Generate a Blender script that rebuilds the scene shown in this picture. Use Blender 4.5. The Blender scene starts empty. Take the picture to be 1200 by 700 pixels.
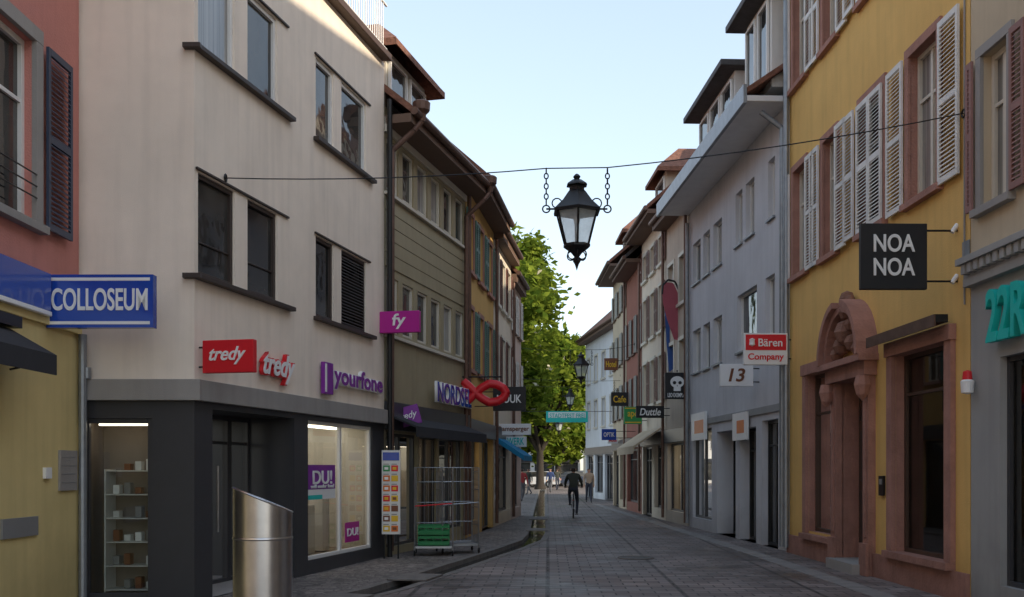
import bpy, bmesh, math, random
import numpy as np
from mathutils import Vector, Matrix
random.seed(7); rng=np.random.default_rng(5)
FL=1200.; HY=550.; CZ=1.65
S=bpy.context.scene
SUN_AZ=122; SUN_EL=25
# ------------------------------------------------------------------ materials
MC={}
def nn(nt,t,**k):
    n=nt.nodes.new(t)
    for a,b in k.items(): setattr(n,a,b)
    return n
def M(name,col,rough=.85,var=.12,scale=1.5,bump=.15,bs=70.,metal=0.,spec=.4,streak=.0,grime=0.,coat=0.,emis=0.):
    if name in MC: return MC[name]
    m=bpy.data.materials.new(name); m.use_nodes=True; nt=m.node_tree; L=nt.links
    p=nt.nodes['Principled BSDF']
    p.inputs['Roughness'].default_value=rough; p.inputs['Metallic'].default_value=metal
    p.inputs['Specular IOR Level'].default_value=spec
    p.inputs['Coat Weight'].default_value=coat
    tc=nn(nt,'ShaderNodeTexCoord')
    n1=nn(nt,'ShaderNodeTexNoise'); n1.inputs['Scale'].default_value=scale; n1.inputs['Detail'].default_value=4; n1.inputs['Roughness'].default_value=.65
    L.new(tc.outputs['Object'],n1.inputs['Vector'])
    mr=nn(nt,'ShaderNodeMapRange'); mr.inputs[1].default_value=.3; mr.inputs[2].default_value=.7; mr.inputs[3].default_value=1-var; mr.inputs[4].default_value=1+var*.6
    L.new(n1.outputs['Fac'],mr.inputs[0]); fac=mr.outputs[0]
    def mul(a,b):
        x=nn(nt,'ShaderNodeMath',operation='MULTIPLY'); L.new(a,x.inputs[0]); L.new(b,x.inputs[1]); return x.outputs[0]
    if streak>0:
        mp=nn(nt,'ShaderNodeMapping'); mp.inputs['Scale'].default_value=(5,5,.35); L.new(tc.outputs['Object'],mp.inputs['Vector'])
        n2=nn(nt,'ShaderNodeTexNoise'); n2.inputs['Scale'].default_value=1.2; n2.inputs['Detail'].default_value=3; L.new(mp.outputs[0],n2.inputs['Vector'])
        m2=nn(nt,'ShaderNodeMapRange'); m2.inputs[1].default_value=.45; m2.inputs[2].default_value=.75; m2.inputs[3].default_value=1; m2.inputs[4].default_value=1-streak
        L.new(n2.outputs['Fac'],m2.inputs[0]); fac=mul(fac,m2.outputs[0])
    if grime>0:
        sx=nn(nt,'ShaderNodeSeparateXYZ'); L.new(tc.outputs['Object'],sx.inputs[0])
        ad=nn(nt,'ShaderNodeMath',operation='MULTIPLY_ADD'); ad.inputs[1].default_value=.9; L.new(n1.outputs['Fac'],ad.inputs[0]); L.new(sx.outputs['Z'],ad.inputs[2])
        m3=nn(nt,'ShaderNodeMapRange'); m3.inputs[1].default_value=.4; m3.inputs[2].default_value=1.3; m3.inputs[3].default_value=1-grime; m3.inputs[4].default_value=1
        L.new(ad.outputs[0],m3.inputs[0]); fac=mul(fac,m3.outputs[0])
    vm=nn(nt,'ShaderNodeVectorMath',operation='SCALE'); vm.inputs[0].default_value=col[:3]; L.new(fac,vm.inputs['Scale'])
    L.new(vm.outputs[0],p.inputs['Base Color'])
    if bump>0:
        n3=nn(nt,'ShaderNodeTexNoise'); n3.inputs['Scale'].default_value=bs; n3.inputs['Detail'].default_value=1; L.new(tc.outputs['Object'],n3.inputs['Vector'])
        bp=nn(nt,'ShaderNodeBump'); bp.inputs['Strength'].default_value=bump; bp.inputs['Distance'].default_value=.02
        L.new(n3.outputs['Fac'],bp.inputs['Height']); L.new(bp.outputs[0],p.inputs['Normal'])
    if emis>0:
        p.inputs['Emission Color'].default_value=(*col[:3],1); p.inputs['Emission Strength'].default_value=emis
    MC[name]=m; return m
def plaster(name,col,**k):
    a=dict(rough=.92,var=.08,scale=.9,bump=.13,bs=90,streak=.09,grime=.25,spec=.2); a.update(k); return M(name,col,**a)
def paint(name,col,**k):
    a=dict(rough=.45,var=.07,scale=3,bump=.0,bs=20); a.update(k); return M(name,col,**a)
# glass (opaque dark reflective pane for rooms without light)
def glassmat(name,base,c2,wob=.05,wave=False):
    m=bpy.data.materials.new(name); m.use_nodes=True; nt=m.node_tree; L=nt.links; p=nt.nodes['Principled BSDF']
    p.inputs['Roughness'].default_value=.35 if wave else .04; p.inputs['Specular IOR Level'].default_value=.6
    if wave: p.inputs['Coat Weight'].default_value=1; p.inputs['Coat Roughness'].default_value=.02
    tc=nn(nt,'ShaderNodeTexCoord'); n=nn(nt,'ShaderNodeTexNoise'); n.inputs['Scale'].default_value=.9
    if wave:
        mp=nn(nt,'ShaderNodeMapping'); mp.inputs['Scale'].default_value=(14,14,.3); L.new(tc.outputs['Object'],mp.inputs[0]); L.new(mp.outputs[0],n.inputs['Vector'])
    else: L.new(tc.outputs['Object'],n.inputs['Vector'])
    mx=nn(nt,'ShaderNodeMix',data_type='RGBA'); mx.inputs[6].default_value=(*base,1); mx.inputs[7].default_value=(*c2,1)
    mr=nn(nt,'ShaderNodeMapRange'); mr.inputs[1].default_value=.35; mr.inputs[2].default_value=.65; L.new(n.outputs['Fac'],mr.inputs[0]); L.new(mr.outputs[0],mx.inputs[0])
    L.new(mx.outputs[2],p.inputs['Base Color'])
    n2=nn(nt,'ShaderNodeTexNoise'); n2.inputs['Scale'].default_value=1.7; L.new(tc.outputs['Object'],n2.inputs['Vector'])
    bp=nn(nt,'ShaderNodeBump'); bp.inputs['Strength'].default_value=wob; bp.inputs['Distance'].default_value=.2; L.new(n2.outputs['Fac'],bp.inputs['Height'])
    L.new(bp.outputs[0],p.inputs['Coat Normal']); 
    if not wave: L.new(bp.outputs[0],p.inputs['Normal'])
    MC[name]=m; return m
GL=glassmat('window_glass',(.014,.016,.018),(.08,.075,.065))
GC=glassmat('curtained_window_glass',(.10,.095,.09),(.36,.35,.32),wave=True)
def shopglass():
    m=bpy.data.materials.new('shop_glass'); m.use_nodes=True; nt=m.node_tree; L=nt.links; nt.nodes.remove(nt.nodes['Principled BSDF'])
    o=nt.nodes['Material Output']; t=nn(nt,'ShaderNodeBsdfTransparent'); t.inputs[0].default_value=(.86,.9,.88,1); g=nn(nt,'ShaderNodeBsdfGlossy'); g.inputs['Roughness'].default_value=.02
    lw=nn(nt,'ShaderNodeFresnel'); lw.inputs[0].default_value=1.5; mx=nn(nt,'ShaderNodeMixShader')
    mp=nn(nt,'ShaderNodeMath',operation='MULTIPLY_ADD'); mp.inputs[1].default_value=1.2; mp.inputs[2].default_value=.03; L.new(lw.outputs[0],mp.inputs[0])
    L.new(mp.outputs[0],mx.inputs[0]); L.new(t.outputs[0],mx.inputs[1]); L.new(g.outputs[0],mx.inputs[2]); L.new(mx.outputs[0],o.inputs[0]); return m
SG=shopglass()
def skytinted():
    m=bpy.data.materials.new('lantern_glass'); m.use_nodes=True; nt=m.node_tree; L=nt.links; p=nt.nodes['Principled BSDF']
    p.inputs['Base Color'].default_value=(.75,.8,.8,1); p.inputs['Roughness'].default_value=.12; p.inputs['Alpha'].default_value=.55  # bluish-white base colour puts the reflected sky into the panes
    tc=nn(nt,'ShaderNodeTexCoord'); n=nn(nt,'ShaderNodeTexNoise'); n.inputs['Scale'].default_value=9; L.new(tc.outputs['Object'],n.inputs['Vector'])
    mr=nn(nt,'ShaderNodeMapRange'); mr.inputs[3].default_value=.3; mr.inputs[4].default_value=.62; L.new(n.outputs['Fac'],mr.inputs[0]); L.new(mr.outputs[0],p.inputs['Alpha']); return m
LG=skytinted()
white=plaster('white_plaster',(.90,.79,.67)); 
pinkp=plaster('pink_plaster',(.58,.25,.21),bump=.3,bs=50); creamy=plaster('pale_yellow_plaster',(.74,.60,.28))
yellowp=plaster('ochre_plaster',(.80,.51,.175),bump=.2,bs=50); bluegrey=plaster('bluegrey_plaster',(.64,.635,.65))
beigep=plaster('beige_plaster',(.58,.48,.34)); greyp=plaster('grey_stone_front',(.38,.38,.37),bump=.1)
orangep=plaster('orange_plaster',(.68,.42,.15)); creamp=plaster('cream_plaster',(.80,.70,.56)); rosep=plaster('rose_plaster',(.76,.60,.52))
redp=plaster('red_plaster',(.34,.15,.11)); offw=plaster('offwhite_plaster',(.74,.72,.68)); tanp=plaster('tan_plaster',(.60,.52,.42))
paleblue=plaster('pale_plaster',(.74,.75,.76))
sand=M('red_sandstone',(.42,.215,.165),rough=.9,var=.2,scale=2.5,bump=.4,bs=30,streak=.15,grime=.25)
sanddark=M('carved_sandstone',(.27,.14,.10),rough=.9,var=.25,scale=6,bump=.6,bs=30)
fasc=M('fascia_grey_render',(.34,.32,.30),rough=.8,var=.08,streak=.1)
anth=paint('anthracite_metal',(.05,.05,.055),rough=.35); black=paint('black_metal',(.015,.015,.016),rough=.4)
brown=paint('brown_wood',(.08,.045,.03),rough=.6); dbrown=paint('dark_sill_metal',(.055,.04,.034),rough=.5)
wframe=paint('white_frame_paint',(.78,.77,.74)); cream=paint('cream_frame_paint',(.66,.61,.51)); greyf=paint('grey_frame',(.3,.3,.3))
clad=M('tan_metal_cladding',(.37,.31,.19),rough=.5,var=.08,scale=2,bump=.0,streak=.10)
tile=M('clay_roof_tiles',(.22,.10,.065),rough=.85,var=.4,scale=9,bump=.8,bs=16)
slate=M('dark_roof_covering',(.07,.065,.065),rough=.7,var=.3,scale=6,bump=.4,bs=20)
copper=M('aged_copper',(.17,.10,.075),rough=.5,var=.25,scale=5,metal=.5,bump=.05)
zinc=M('zinc',(.30,.32,.34),rough=.45,var=.2,scale=4,metal=.6,bump=.05)
soffit=paint('soffit_paint',(.72,.72,.72)); soffb=paint('brown_soffit',(.16,.10,.07),rough=.7)
shw=paint('white_shutter_paint',(.76,.74,.70),rough=.6,var=.14); shb=paint('blue_shutter_paint',(.045,.06,.10)); shr=paint('rust_shutter_paint',(.30,.16,.14),rough=.7,var=.15)
shg=paint('green_shutter_paint',(.10,.20,.165)); shm=paint('maroon_shutter_paint',(.20,.10,.08)); shy=paint('grey_shutter_paint',(.34,.33,.30))
steel=M('brushed_steel',(.55,.55,.56),rough=.28,var=.1,scale=8,metal=1,bump=.02,bs=300)
galv=M('galvanised_wire',(.42,.43,.44),rough=.4,metal=.8,var=.1)
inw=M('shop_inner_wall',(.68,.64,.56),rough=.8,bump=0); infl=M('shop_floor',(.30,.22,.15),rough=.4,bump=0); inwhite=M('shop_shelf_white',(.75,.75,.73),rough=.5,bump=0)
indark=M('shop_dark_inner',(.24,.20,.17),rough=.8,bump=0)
rubber=M('rubber',(.02,.02,.02),rough=.8)
def col(name,c,rough=.4,**k): return M(name,c,rough=rough,var=.04,bump=.0,**k)
cblue=col('sign_blue',(.015,.07,.42),coat=.5,rough=.2); cred=col('sign_red',(.72,.02,.03)); cwhite=col('sign_white',(.88,.88,.87)); cmag=col('sign_magenta',(.50,.02,.30)); cpur=col('sign_purple',(.24,.03,.34))
cteal=col('neon_teal',(.02,.58,.52)); cblk=col('sign_black',(.02,.02,.022),rough=.5); cor=col('sign_orange',(.75,.18,.02)); cgrn=col('sign_green',(.03,.30,.08)); cylw=col('sign_yellow',(.8,.5,.03)); cgrey=col('sign_grey',(.25,.25,.25)); cbn=col('sign_brown',(.2,.07,.03))
skin=M('skin',(.5,.28,.2),rough=.6,var=.05,bump=0)
litm=M('ceiling_light',(1,.92,.8),emis=5); litw=M('dim_ceiling_light',(1,.85,.66),emis=3)
# ------------------------------------------------------------------ mesh builder
def empty(name,loc=(0,0,0)):
    e=bpy.data.objects.new(name,None); e.location=loc; e.empty_display_size=.3; S.collection.objects.link(e); return e
def setpar(o,p):
    if p is not None:
        o.parent=p; o.matrix_parent_inverse=Matrix.Translation(p.location).inverted()
class Fr:
    def __init__(s,A,B,side):
        s.A=Vector((A[0],A[1],0)); d=Vector((B[0]-A[0],B[1]-A[1],0)); s.L=d.length; s.d=d.normalized()
        s.n=Vector((s.d.y,-s.d.x,0)) if side=='L' else Vector((-s.d.y,s.d.x,0)); s.side=side
        s.right=s.d if side=='L' else -s.d
    def p(s,u,v,z): return s.A+s.d*u+s.n*v+Vector((0,0,z))
    def u(s,px):
        k=(px-600)/FL; return (k*s.A.y-s.A.x)/(s.d.x-k*s.d.y)
    def dep(s,px): return s.A.y+s.u(px)*s.d.y
    def z(s,px,py): return CZ+(HY-py)*s.dep(px)/FL
WF=Fr((0,0),(1,0),'L')
WF.n=Vector((0,1,0))
class B:
    def __init__(s,name,par=None,bevel=0,smooth=False):
        s.name=name; s.par=par; s.bevel=bevel; s.smooth=smooth; s.V=[]; s.F=[]; s.MI=[]; s.mats=[]
    def mi(s,m):
        if m not in s.mats: s.mats.append(m)
        return s.mats.index(m)
    def poly(s,pts,m):
        i=len(s.V); s.V+= [tuple(p) for p in pts]; s.F.append(tuple(range(i,i+len(pts)))); s.MI.append(s.mi(m))
    def hexa(s,P,m):
        i=len(s.V); s.V+=[tuple(p) for p in P]; k=s.mi(m)
        for f in ((3,2,1,0),(4,5,6,7),(0,1,5,4),(1,2,6,5),(2,3,7,6),(3,0,4,7)):
            s.F.append(tuple(i+j for j in f)); s.MI.append(k)
    def box(s,fr,u0,u1,v0,v1,z0,z1,m):
        s.hexa([fr.p(u0,v0,z0),fr.p(u1,v0,z0),fr.p(u1,v1,z0),fr.p(u0,v1,z0),fr.p(u0,v0,z1),fr.p(u1,v0,z1),fr.p(u1,v1,z1),fr.p(u0,v1,z1)],m)
    def wb(s,x0,x1,y0,y1,z0,z1,m): s.box(WF,x0,x1,y0,y1,z0,z1,m)
    def prism(s,a,bb,m):
        n=len(a); i=len(s.V); s.V+=[tuple(p) for p in a]+[tuple(p) for p in bb]; k=s.mi(m)
        s.F.append(tuple(range(i,i+n))); s.F.append(tuple(range(i+2*n-1,i+n-1,-1))); s.MI+=[k,k]
        for j in range(n): s.F.append((i+j,i+(j+1)%n,i+n+(j+1)%n,i+n+j)); s.MI.append(k)
    def cyl(s,p0,p1,r0,m,r1=None,seg=10,cap=True):
        r1=r0 if r1 is None else r1; p0=Vector(p0); p1=Vector(p1); ax=(p1-p0).normalized()
        t=Vector((0,0,1)) if abs(ax.z)<.9 else Vector((1,0,0)); a=ax.cross(t).normalized(); c=ax.cross(a)
        i=len(s.V); k=s.mi(m)
        for p,r in ((p0,r0),(p1,r1)):
            for j in range(seg):
                w=2*math.pi*j/seg; s.V.append(tuple(p+a*(r*math.cos(w))+c*(r*math.sin(w))))
        for j in range(seg): s.F.append((i+j,i+(j+1)%seg,i+seg+(j+1)%seg,i+seg+j)); s.MI.append(k)
        if cap: s.F.append(tuple(range(i+seg-1,i-1,-1))); s.F.append(tuple(range(i+seg,i+2*seg))); s.MI+=[k,k]
    def path(s,pts,r,m,seg=8):
        for a,b in zip(pts[:-1],pts[1:]): s.cyl(a,b,r,m,seg=seg)
    def lathe(s,c,prof,m,seg=16,rot=0):
        i=len(s.V); k=s.mi(m); c=Vector(c)
        for r,z in prof:
            for j in range(seg):
                w=2*math.pi*j/seg+rot; s.V.append((c.x+r*math.cos(w),c.y+r*math.sin(w),c.z+z))
        for q in range(len(prof)-1):
            for j in range(seg): s.F.append((i+q*seg+j,i+q*seg+(j+1)%seg,i+(q+1)*seg+(j+1)%seg,i+(q+1)*seg+j)); s.MI.append(k)
    def torus(s,c,ax,R,r,m,seg=16,ts=6,a0=0,a1=2*math.pi,sq=1):
        c=Vector(c); ax=Vector(ax).normalized(); t=Vector((0,0,1)) if abs(ax.z)<.9 else Vector((1,0,0)); a=ax.cross(t).normalized(); d=ax.cross(a)
        pts=[c+a*(R*sq*math.cos(a0+(a1-a0)*j/seg))+d*(R*math.sin(a0+(a1-a0)*j/seg)) for j in range(seg+1)]
        s.path(pts,r,m,seg=ts)
    def build(s):
        me=bpy.data.meshes.new(s.name); me.from_pydata(s.V,[],s.F)
        for m in s.mats: me.materials.append(m)
        me.polygons.foreach_set('material_index',s.MI); me.update()
        bm=bmesh.new(); bm.from_mesh(me); bmesh.ops.recalc_face_normals(bm,faces=bm.faces); bm.to_mesh(me); bm.free()
        if s.smooth:
            me.polygons.foreach_set('use_smooth',[True]*len(me.polygons)); me.set_sharp_from_angle(angle=.7)
        o=bpy.data.objects.new(s.name,me); S.collection.objects.link(o); setpar(o,s.par)
        if s.bevel:
            md=o.modifiers.new('bevel','BEVEL'); md.width=s.bevel; md.segments=1; md.limit_method='ANGLE'
        return o
def text(body,org,right,up,w,h,m,par,shear=0,off=.012,ext=.006,name='lettering'):
    c=bpy.data.curves.new(name,'FONT'); c.body=body; c.align_x='CENTER'; c.align_y='CENTER'; c.size=1; c.shear=shear; c.offset=off; c.extrude=ext; c.space_line=.85
    c.materials.append(m); o=bpy.data.objects.new(name,c); S.collection.objects.link(o); bpy.context.view_layer.update()
    bb=o.bound_box; x0=min(b[0] for b in bb); x1=max(b[0] for b in bb); y0=min(b[1] for b in bb); y1=max(b[1] for b in bb)
    sx=w/max(x1-x0,.01); sy=h/max(y1-y0,.01); right=Vector(right).normalized(); up=Vector(up).normalized(); n=right.cross(up)
    cx=(x0+x1)/2; cy=(y0+y1)/2
    o0=Vector(org)-right*(cx*sx)-up*(cy*sy)
    Mx=Matrix(((right.x*sx,up.x*sy,n.x,o0.x),(right.y*sx,up.y*sy,n.y,o0.y),(right.z*sx,up.z*sy,n.z,o0.z),(0,0,0,1)))
    if par is not None:
        o.parent=par; o.matrix_parent_inverse=Matrix.Translation(par.location).inverted()
    o.matrix_basis=Mx; return o
def outlined(body,fr,u,v,z,w,h,m1,m2,par,shear=0):
    text(body,fr.p(u,v,z),fr.right,(0,0,1),w,h,m1,par,shear=shear,off=.055,ext=.03); text(body,fr.p(u,v+.036,z),fr.right,(0,0,1),w*.985,h*.93,m2,par,shear=shear,off=.022,ext=.004)
# ------------------------------------------------------------------ building kit
def facade(b,fr,u0,u1,z0,z1,ops,mat,depth=.18,rev=None):
    us=sorted({u0,u1}|{x for o in ops for x in (max(u0,o[0]),min(u1,o[1]))}); zs=sorted({z0,z1}|{x for o in ops for x in (max(z0,o[2]),min(z1,o[3]))})
    for a,c in zip(us[:-1],us[1:]):
        for e,f in zip(zs[:-1],zs[1:]):
            if c-a<1e-5 or f-e<1e-5: continue
            um=(a+c)/2; zm=(e+f)/2
            if any(o[0]<um<o[1] and o[2]<zm<o[3] for o in ops): continue
            b.poly([fr.p(a,0,e),fr.p(c,0,e),fr.p(c,0,f),fr.p(a,0,f)],mat)
    r=rev or mat
    for o in ops:
        d=o[4] if len(o)>4 else depth
        a,c,e,f=o[:4]
        b.poly([fr.p(a,0,e),fr.p(a,-d,e),fr.p(a,-d,f),fr.p(a,0,f)],r); b.poly([fr.p(c,0,e),fr.p(c,-d,e),fr.p(c,-d,f),fr.p(c,0,f)],r)
        b.poly([fr.p(a,0,e),fr.p(c,0,e),fr.p(c,-d,e),fr.p(a,-d,e)],r); b.poly([fr.p(a,0,f),fr.p(c,0,f),fr.p(c,-d,f),fr.p(a,-d,f)],r)
def window(b,fr,u0,u1,z0,z1,v,fm,gm,mull=1,trans=0,fw=.055):
    b.box(fr,u0,u0+fw,v,v+.06,z0,z1,fm); b.box(fr,u1-fw,u1,v,v+.06,z0,z1,fm)
    b.box(fr,u0+fw,u1-fw,v,v+.06,z0,z0+fw,fm); b.box(fr,u0+fw,u1-fw,v,v+.06,z1-fw,z1,fm)
    for i in range(mull):
        c=u0+(u1-u0)*(i+1)/(mull+1); b.box(fr,c-fw*.6,c+fw*.6,v,v+.055,z0+fw,z1-fw,fm)
    if trans:
        c=z0+(z1-z0)*trans; b.box(fr,u0+fw,u1-fw,v,v+.048,c-.022,c+.022,fm)
    b.poly([fr.p(u0,v+.015,z0),fr.p(u1,v+.015,z0),fr.p(u1,v+.015,z1),fr.p(u0,v+.015,z1)],gm)
def surround(b,fr,u0,u1,z0,z1,w,out,m,sill=None):
    b.box(fr,u0-w,u0,-.01,out,z0,z1,m); b.box(fr,u1,u1+w,-.01,out,z0,z1,m); b.box(fr,u0-w,u1+w,-.01,out+.003,z1,z1+w,m)
    b.box(fr,u0-w-.03,u1+w+.03,-.01,out+.06,z0-.09,z0,sill or m)
def shutter(b,fr,u0,u1,z0,z1,m,v=.035,slats=True,ang=0):
    t=.035; sw=.055
    b.box(fr,u0,u0+sw,v,v+t,z0,z1,m); b.box(fr,u1-sw,u1,v,v+t,z0,z1,m)
    zm=(z0+z1)/2
    for c in (z0+.04,zm,z1-.04): b.box(fr,u0+sw,u1-sw,v,v+t,c-.04,c+.04,m)
    n=int((z1-z0)/.062)
    for i in range(n):
        z=z0+.09+(z1-z0-.18)*(i+.5)/n
        if abs(z-zm)<.055: continue
        b.hexa([fr.p(u0+sw,v+.002,z+.02),fr.p(u1-sw,v+.002,z+.02),fr.p(u1-sw,v+t-.002,z-.016),fr.p(u0+sw,v+t-.002,z-.016),
                fr.p(u0+sw,v+.002,z+.028),fr.p(u1-sw,v+.002,z+.028),fr.p(u1-sw,v+t-.002,z-.008),fr.p(u0+sw,v+t-.002,z-.008)],m)
def body(b,fr,H,D,rise,m,e=.004):
    L=fr.L
    for u in (e,L-e): b.poly([fr.p(u,0,0),fr.p(u,-D,0),fr.p(u,-D,H),fr.p(u,-D/2,H+rise),fr.p(u,0,H)],m)
    b.poly([fr.p(e,-D,0),fr.p(L-e,-D,0),fr.p(L-e,-D,H),fr.p(e,-D,H)],m)
def roof(b,fr,H,D,rise,tm,sm,gm,over=.5,e=.0,gut=True):
    L=fr.L; sl=rise/(D/2); zo=H-over*sl*.35
    for (va,vb) in ((over,-D/2),(-D-over,-D/2)):
        za=zo; zb=H+rise
        b.hexa([fr.p(e,va,za),fr.p(L-e,va,za),fr.p(L-e,vb,zb),fr.p(e,vb,zb),fr.p(e,va,za+.14),fr.p(L-e,va,za+.14),fr.p(L-e,vb,zb+.16),fr.p(e,vb,zb+.16)],tm)
    b.box(fr,e,L-e,.004,over-.01,H-.34,zo-.01 if zo-.01>H-.3 else H-.2,sm)
    if gut: b.cyl(fr.p(e,over+.05,zo+.03),fr.p(L-e,over+.05,zo+.03),.075,gm,seg=10)
def dormer(b,fr,u0,u1,v0,v1,z0,z1,wm,rm,tiled=False,nw=2,fm=wframe):
    b.box(fr,u0,u1,v1,v0,z0,z1,wm)
    w=(u1-u0)/nw
    for i in range(nw):
        a=u0+w*i+.1; c=u0+w*(i+1)-.1; window(b,fr,a,c,z0+.25,z1-.15,v0+.01,fm,GL,mull=0,fw=.05)
    if tiled:
        zr=z1+.9; um=(u0+u1)/2
        b.hexa([fr.p(u0-.35,v1,z1-.1),fr.p(um,v1,zr),fr.p(um,v0-.6,zr),fr.p(u0-.35,v0+.35,z1-.1),fr.p(u0-.35,v1,z1+.04),fr.p(um,v1,zr+.12),fr.p(um,v0-.6,zr+.12),fr.p(u0-.35,v0+.35,z1+.04)],rm)
        b.hexa([fr.p(u1+.35,v1,z1-.1),fr.p(um,v1,zr),fr.p(um,v0-.6,zr),fr.p(u1+.35,v0+.35,z1-.1),fr.p(u1+.35,v1,z1+.04),fr.p(um,v1,zr+.12),fr.p(um,v0-.6,zr+.12),fr.p(u1+.35,v0+.35,z1+.04)],rm)
        b.prism([fr.p(u0-.35,v0+.35,z1-.09),fr.p(u1+.35,v0+.35,z1-.09),fr.p(um,v0-.6,zr)],[fr.p(u0-.35,v0+.35,z1+.03),fr.p(u1+.35,v0+.35,z1+.03),fr.p(um,v0-.6,zr+.11)],rm)
    else:
        b.box(fr,u0-.3,u1+.3,v1,v0+.4,z1,z1+.14,rm)
def interior(b,fr,u0,u1,z0,z1,v,D,wm,fm,seed=0,goods=True,lit=None):
    r=random.Random(seed)
    b.poly([fr.p(u0,v,z0),fr.p(u1,v,z0),fr.p(u1,v-D,z0),fr.p(u0,v-D,z0)],fm)
    b.poly([fr.p(u0,v,z1),fr.p(u1,v,z1),fr.p(u1,v-D,z1),fr.p(u0,v-D,z1)],wm)
    b.poly([fr.p(u0,v-D,z0),fr.p(u1,v-D,z0),fr.p(u1,v-D,z1),fr.p(u0,v-D,z1)],wm)
    for u in (u0,u1): b.poly([fr.p(u,v,z0),fr.p(u,v-D,z0),fr.p(u,v-D,z1),fr.p(u,v,z1)],wm)
    if lit:
        b.box(fr,u0+.15,u1-.15,v-.6,v-.45,z1-.05,z1-.02,lit); b.box(fr,u0+.15,u1-.15,v-1.3,v-1.15,z1-.05,z1-.02,lit)
    if goods:
        cs=[cwhite,cred,cylw,cgrey,inwhite,cteal,cbn,cor]
        for k in range(4):
            z=z0+.35+k*.5
            if z>z1-.4: break
            b.box(fr,u0+.1,u1-.1,v-D+.05,v-D+.4,z,z+.03,inwhite)
            u=u0+.15
            while u<u1-.3:
                w=r.uniform(.08,.28); h=r.uniform(.1,.36)
                if r.random()<.75: b.box(fr,u,u+w,v-D+.1,v-D+.3,z+.032,z+.03+h,r.choice(cs))
                u+=w+r.uniform(.02,.12)
def shop(b,fr,u0,u1,z0,z1,v,fm,seed,D=1.8,mull=1,trans=0,wm=inw,goods=True,lit=None,kick=.0):
    window(b,fr,u0,u1,z0,z1,v,fm,SG,mull=mull,trans=trans,fw=.06)
    interior(b,fr,u0,u1,z0,z1,v-.02,D,wm,infl,seed,goods,lit)
def row(name,A,Bp,side,H,wm,rows,n,ww,sh=None,sur=None,tm=tile,fm=wframe,D=9,rise=4.2,sm=soffb,gm=copper,over=.5,gf=2.9,fas=anth,seed=0,slats=True,deep=False,doors=True,cols=None):
    r=random.Random(seed); fr=Fr(A,Bp,side); e=empty(name,(A[0],A[1],0)); L=fr.L
    w=B('walls',e); t=B('windows_and_trim',e)
    ops=[]; cols=cols or [(i+.5)*L/n for i in range(n)]
    for (a,c) in rows:
        for cu in cols: ops.append((cu-ww/2,cu+ww/2,a,c))
    ns=max(1,round(L/2.8)); gs=[]
    for i in range(ns):
        gs.append((L*i/ns+.25,L*(i+1)/ns-.25,.0 if (i%2 and doors) else .35,gf-.45,.2))
    facade(w,fr,0,L,0,H,ops+gs,wm); body(w,fr,H,D,rise,wm); w.build()
    for o in ops:
        window(t,fr,*o[:4],-.17,fm,GC if r.random()<.35 else GL,mull=1,trans=.68)
        if sur: surround(t,fr,*o[:4],.11,.03,sur)
        else: t.box(fr,o[0]-.05,o[1]+.05,.0,.08,o[2]-.06,o[2]-.002,sm)
        if sh:
            s=ww*.5; q=.12 if sur else .02
            for a,c in ((o[0]-q-s,o[0]-q),(o[1]+q,o[1]+q+s)):
                if slats: shutter(t,fr,a,c,o[2],o[3],sh)
                else: t.box(fr,a,c,.035,.07,o[2],o[3],sh)
    for i,g in enumerate(gs):
        if deep: shop(t,fr,g[0],g[1],g[2],g[3],-.19,fas,seed+i,wm=inw,lit=litw if i%2==0 else None)
        else: window(t,fr,g[0],g[1],g[2],g[3],-.19,fas,GL,mull=1+i%2,trans=.8,fw=.07)
    t.box(fr,.1,L-.1,.002,.09,gf-.42,gf-.02,fas)
    t.cyl(fr.p(.06,.09,.1),fr.p(.06,.09,H-.35),.05,gm,seg=8)
    t.build(); rf=B('roof',e); roof(rf,fr,H,D,rise,tm,sm,gm,over=over); 
    rf.box(fr,L*.3,L*.3+.7,-D/2-.9,-D/2-.3,H+rise*.6,H+rise+.9,tile)
    rf.build(); return fr,e
# ================================================================== LEFT SIDE
fp=Fr((-5.42,3.0),(-5.33,12.6),'L'); e=empty('pink_house',(-5.4,8,0)); w=B('walls',e); t=B('windows_and_trim',e,bevel=.004)
L=fp.L
pu0,pu1=fp.u(-2)-1.0,fp.u(38); pz0,pz1=fp.z(38,262),fp.z(38,48)
pops=[(pu1-1.15,pu1,pz0,pz1),(pu1-4.2,pu1-3.05,pz0,pz1),(pu1-7,pu1-5.9,pz0,pz1)]
ops=pops+[(a,c,z0+3.2,z1+3.0) for a,c,z0,z1 in pops]
facade(w,fp,0,L,3.35,11,ops,pinkp)
facade(w,fp,0,L,0,3.35,[(1.0,5.9,.5,2.6)],creamy); body(w,fp,11,8,4,pinkp); w.build()
for o in ops:
    window(t,fp,*o,-.15,wframe,GL,mull=1,trans=.66,fw=.07); surround(t,fp,*o,.16,.05,fasc)
    shutter(t,fp,o[1]+.2,o[1]+.2+.62,o[2]-.02,o[3]+.02,shb,v=.06); shutter(t,fp,o[0]-.82,o[0]-.2,o[2]-.02,o[3]+.02,shb,v=.06)
window(t,fp,1.0,5.9,.5,2.6,-.15,anth,GL,mull=3,fw=.07)
t.box(fp,0,L-.02,.0,.05,3.3,3.42,creamy)
for k in range(3): t.path([fp.p(pu1-1.15,.05,pz0+.28+k*.13),fp.p(pu1,.05,pz0+.28+k*.13)],.01,black,seg=6)
t.cyl(fp.p(L-.05,.07,0),fp.p(L-.05,.07,3.3),.05,zinc)
t.box(fp,fp.u(68),fp.u(88),.0,.03,fp.z(78,575),fp.z(78,528),fasc)
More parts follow.
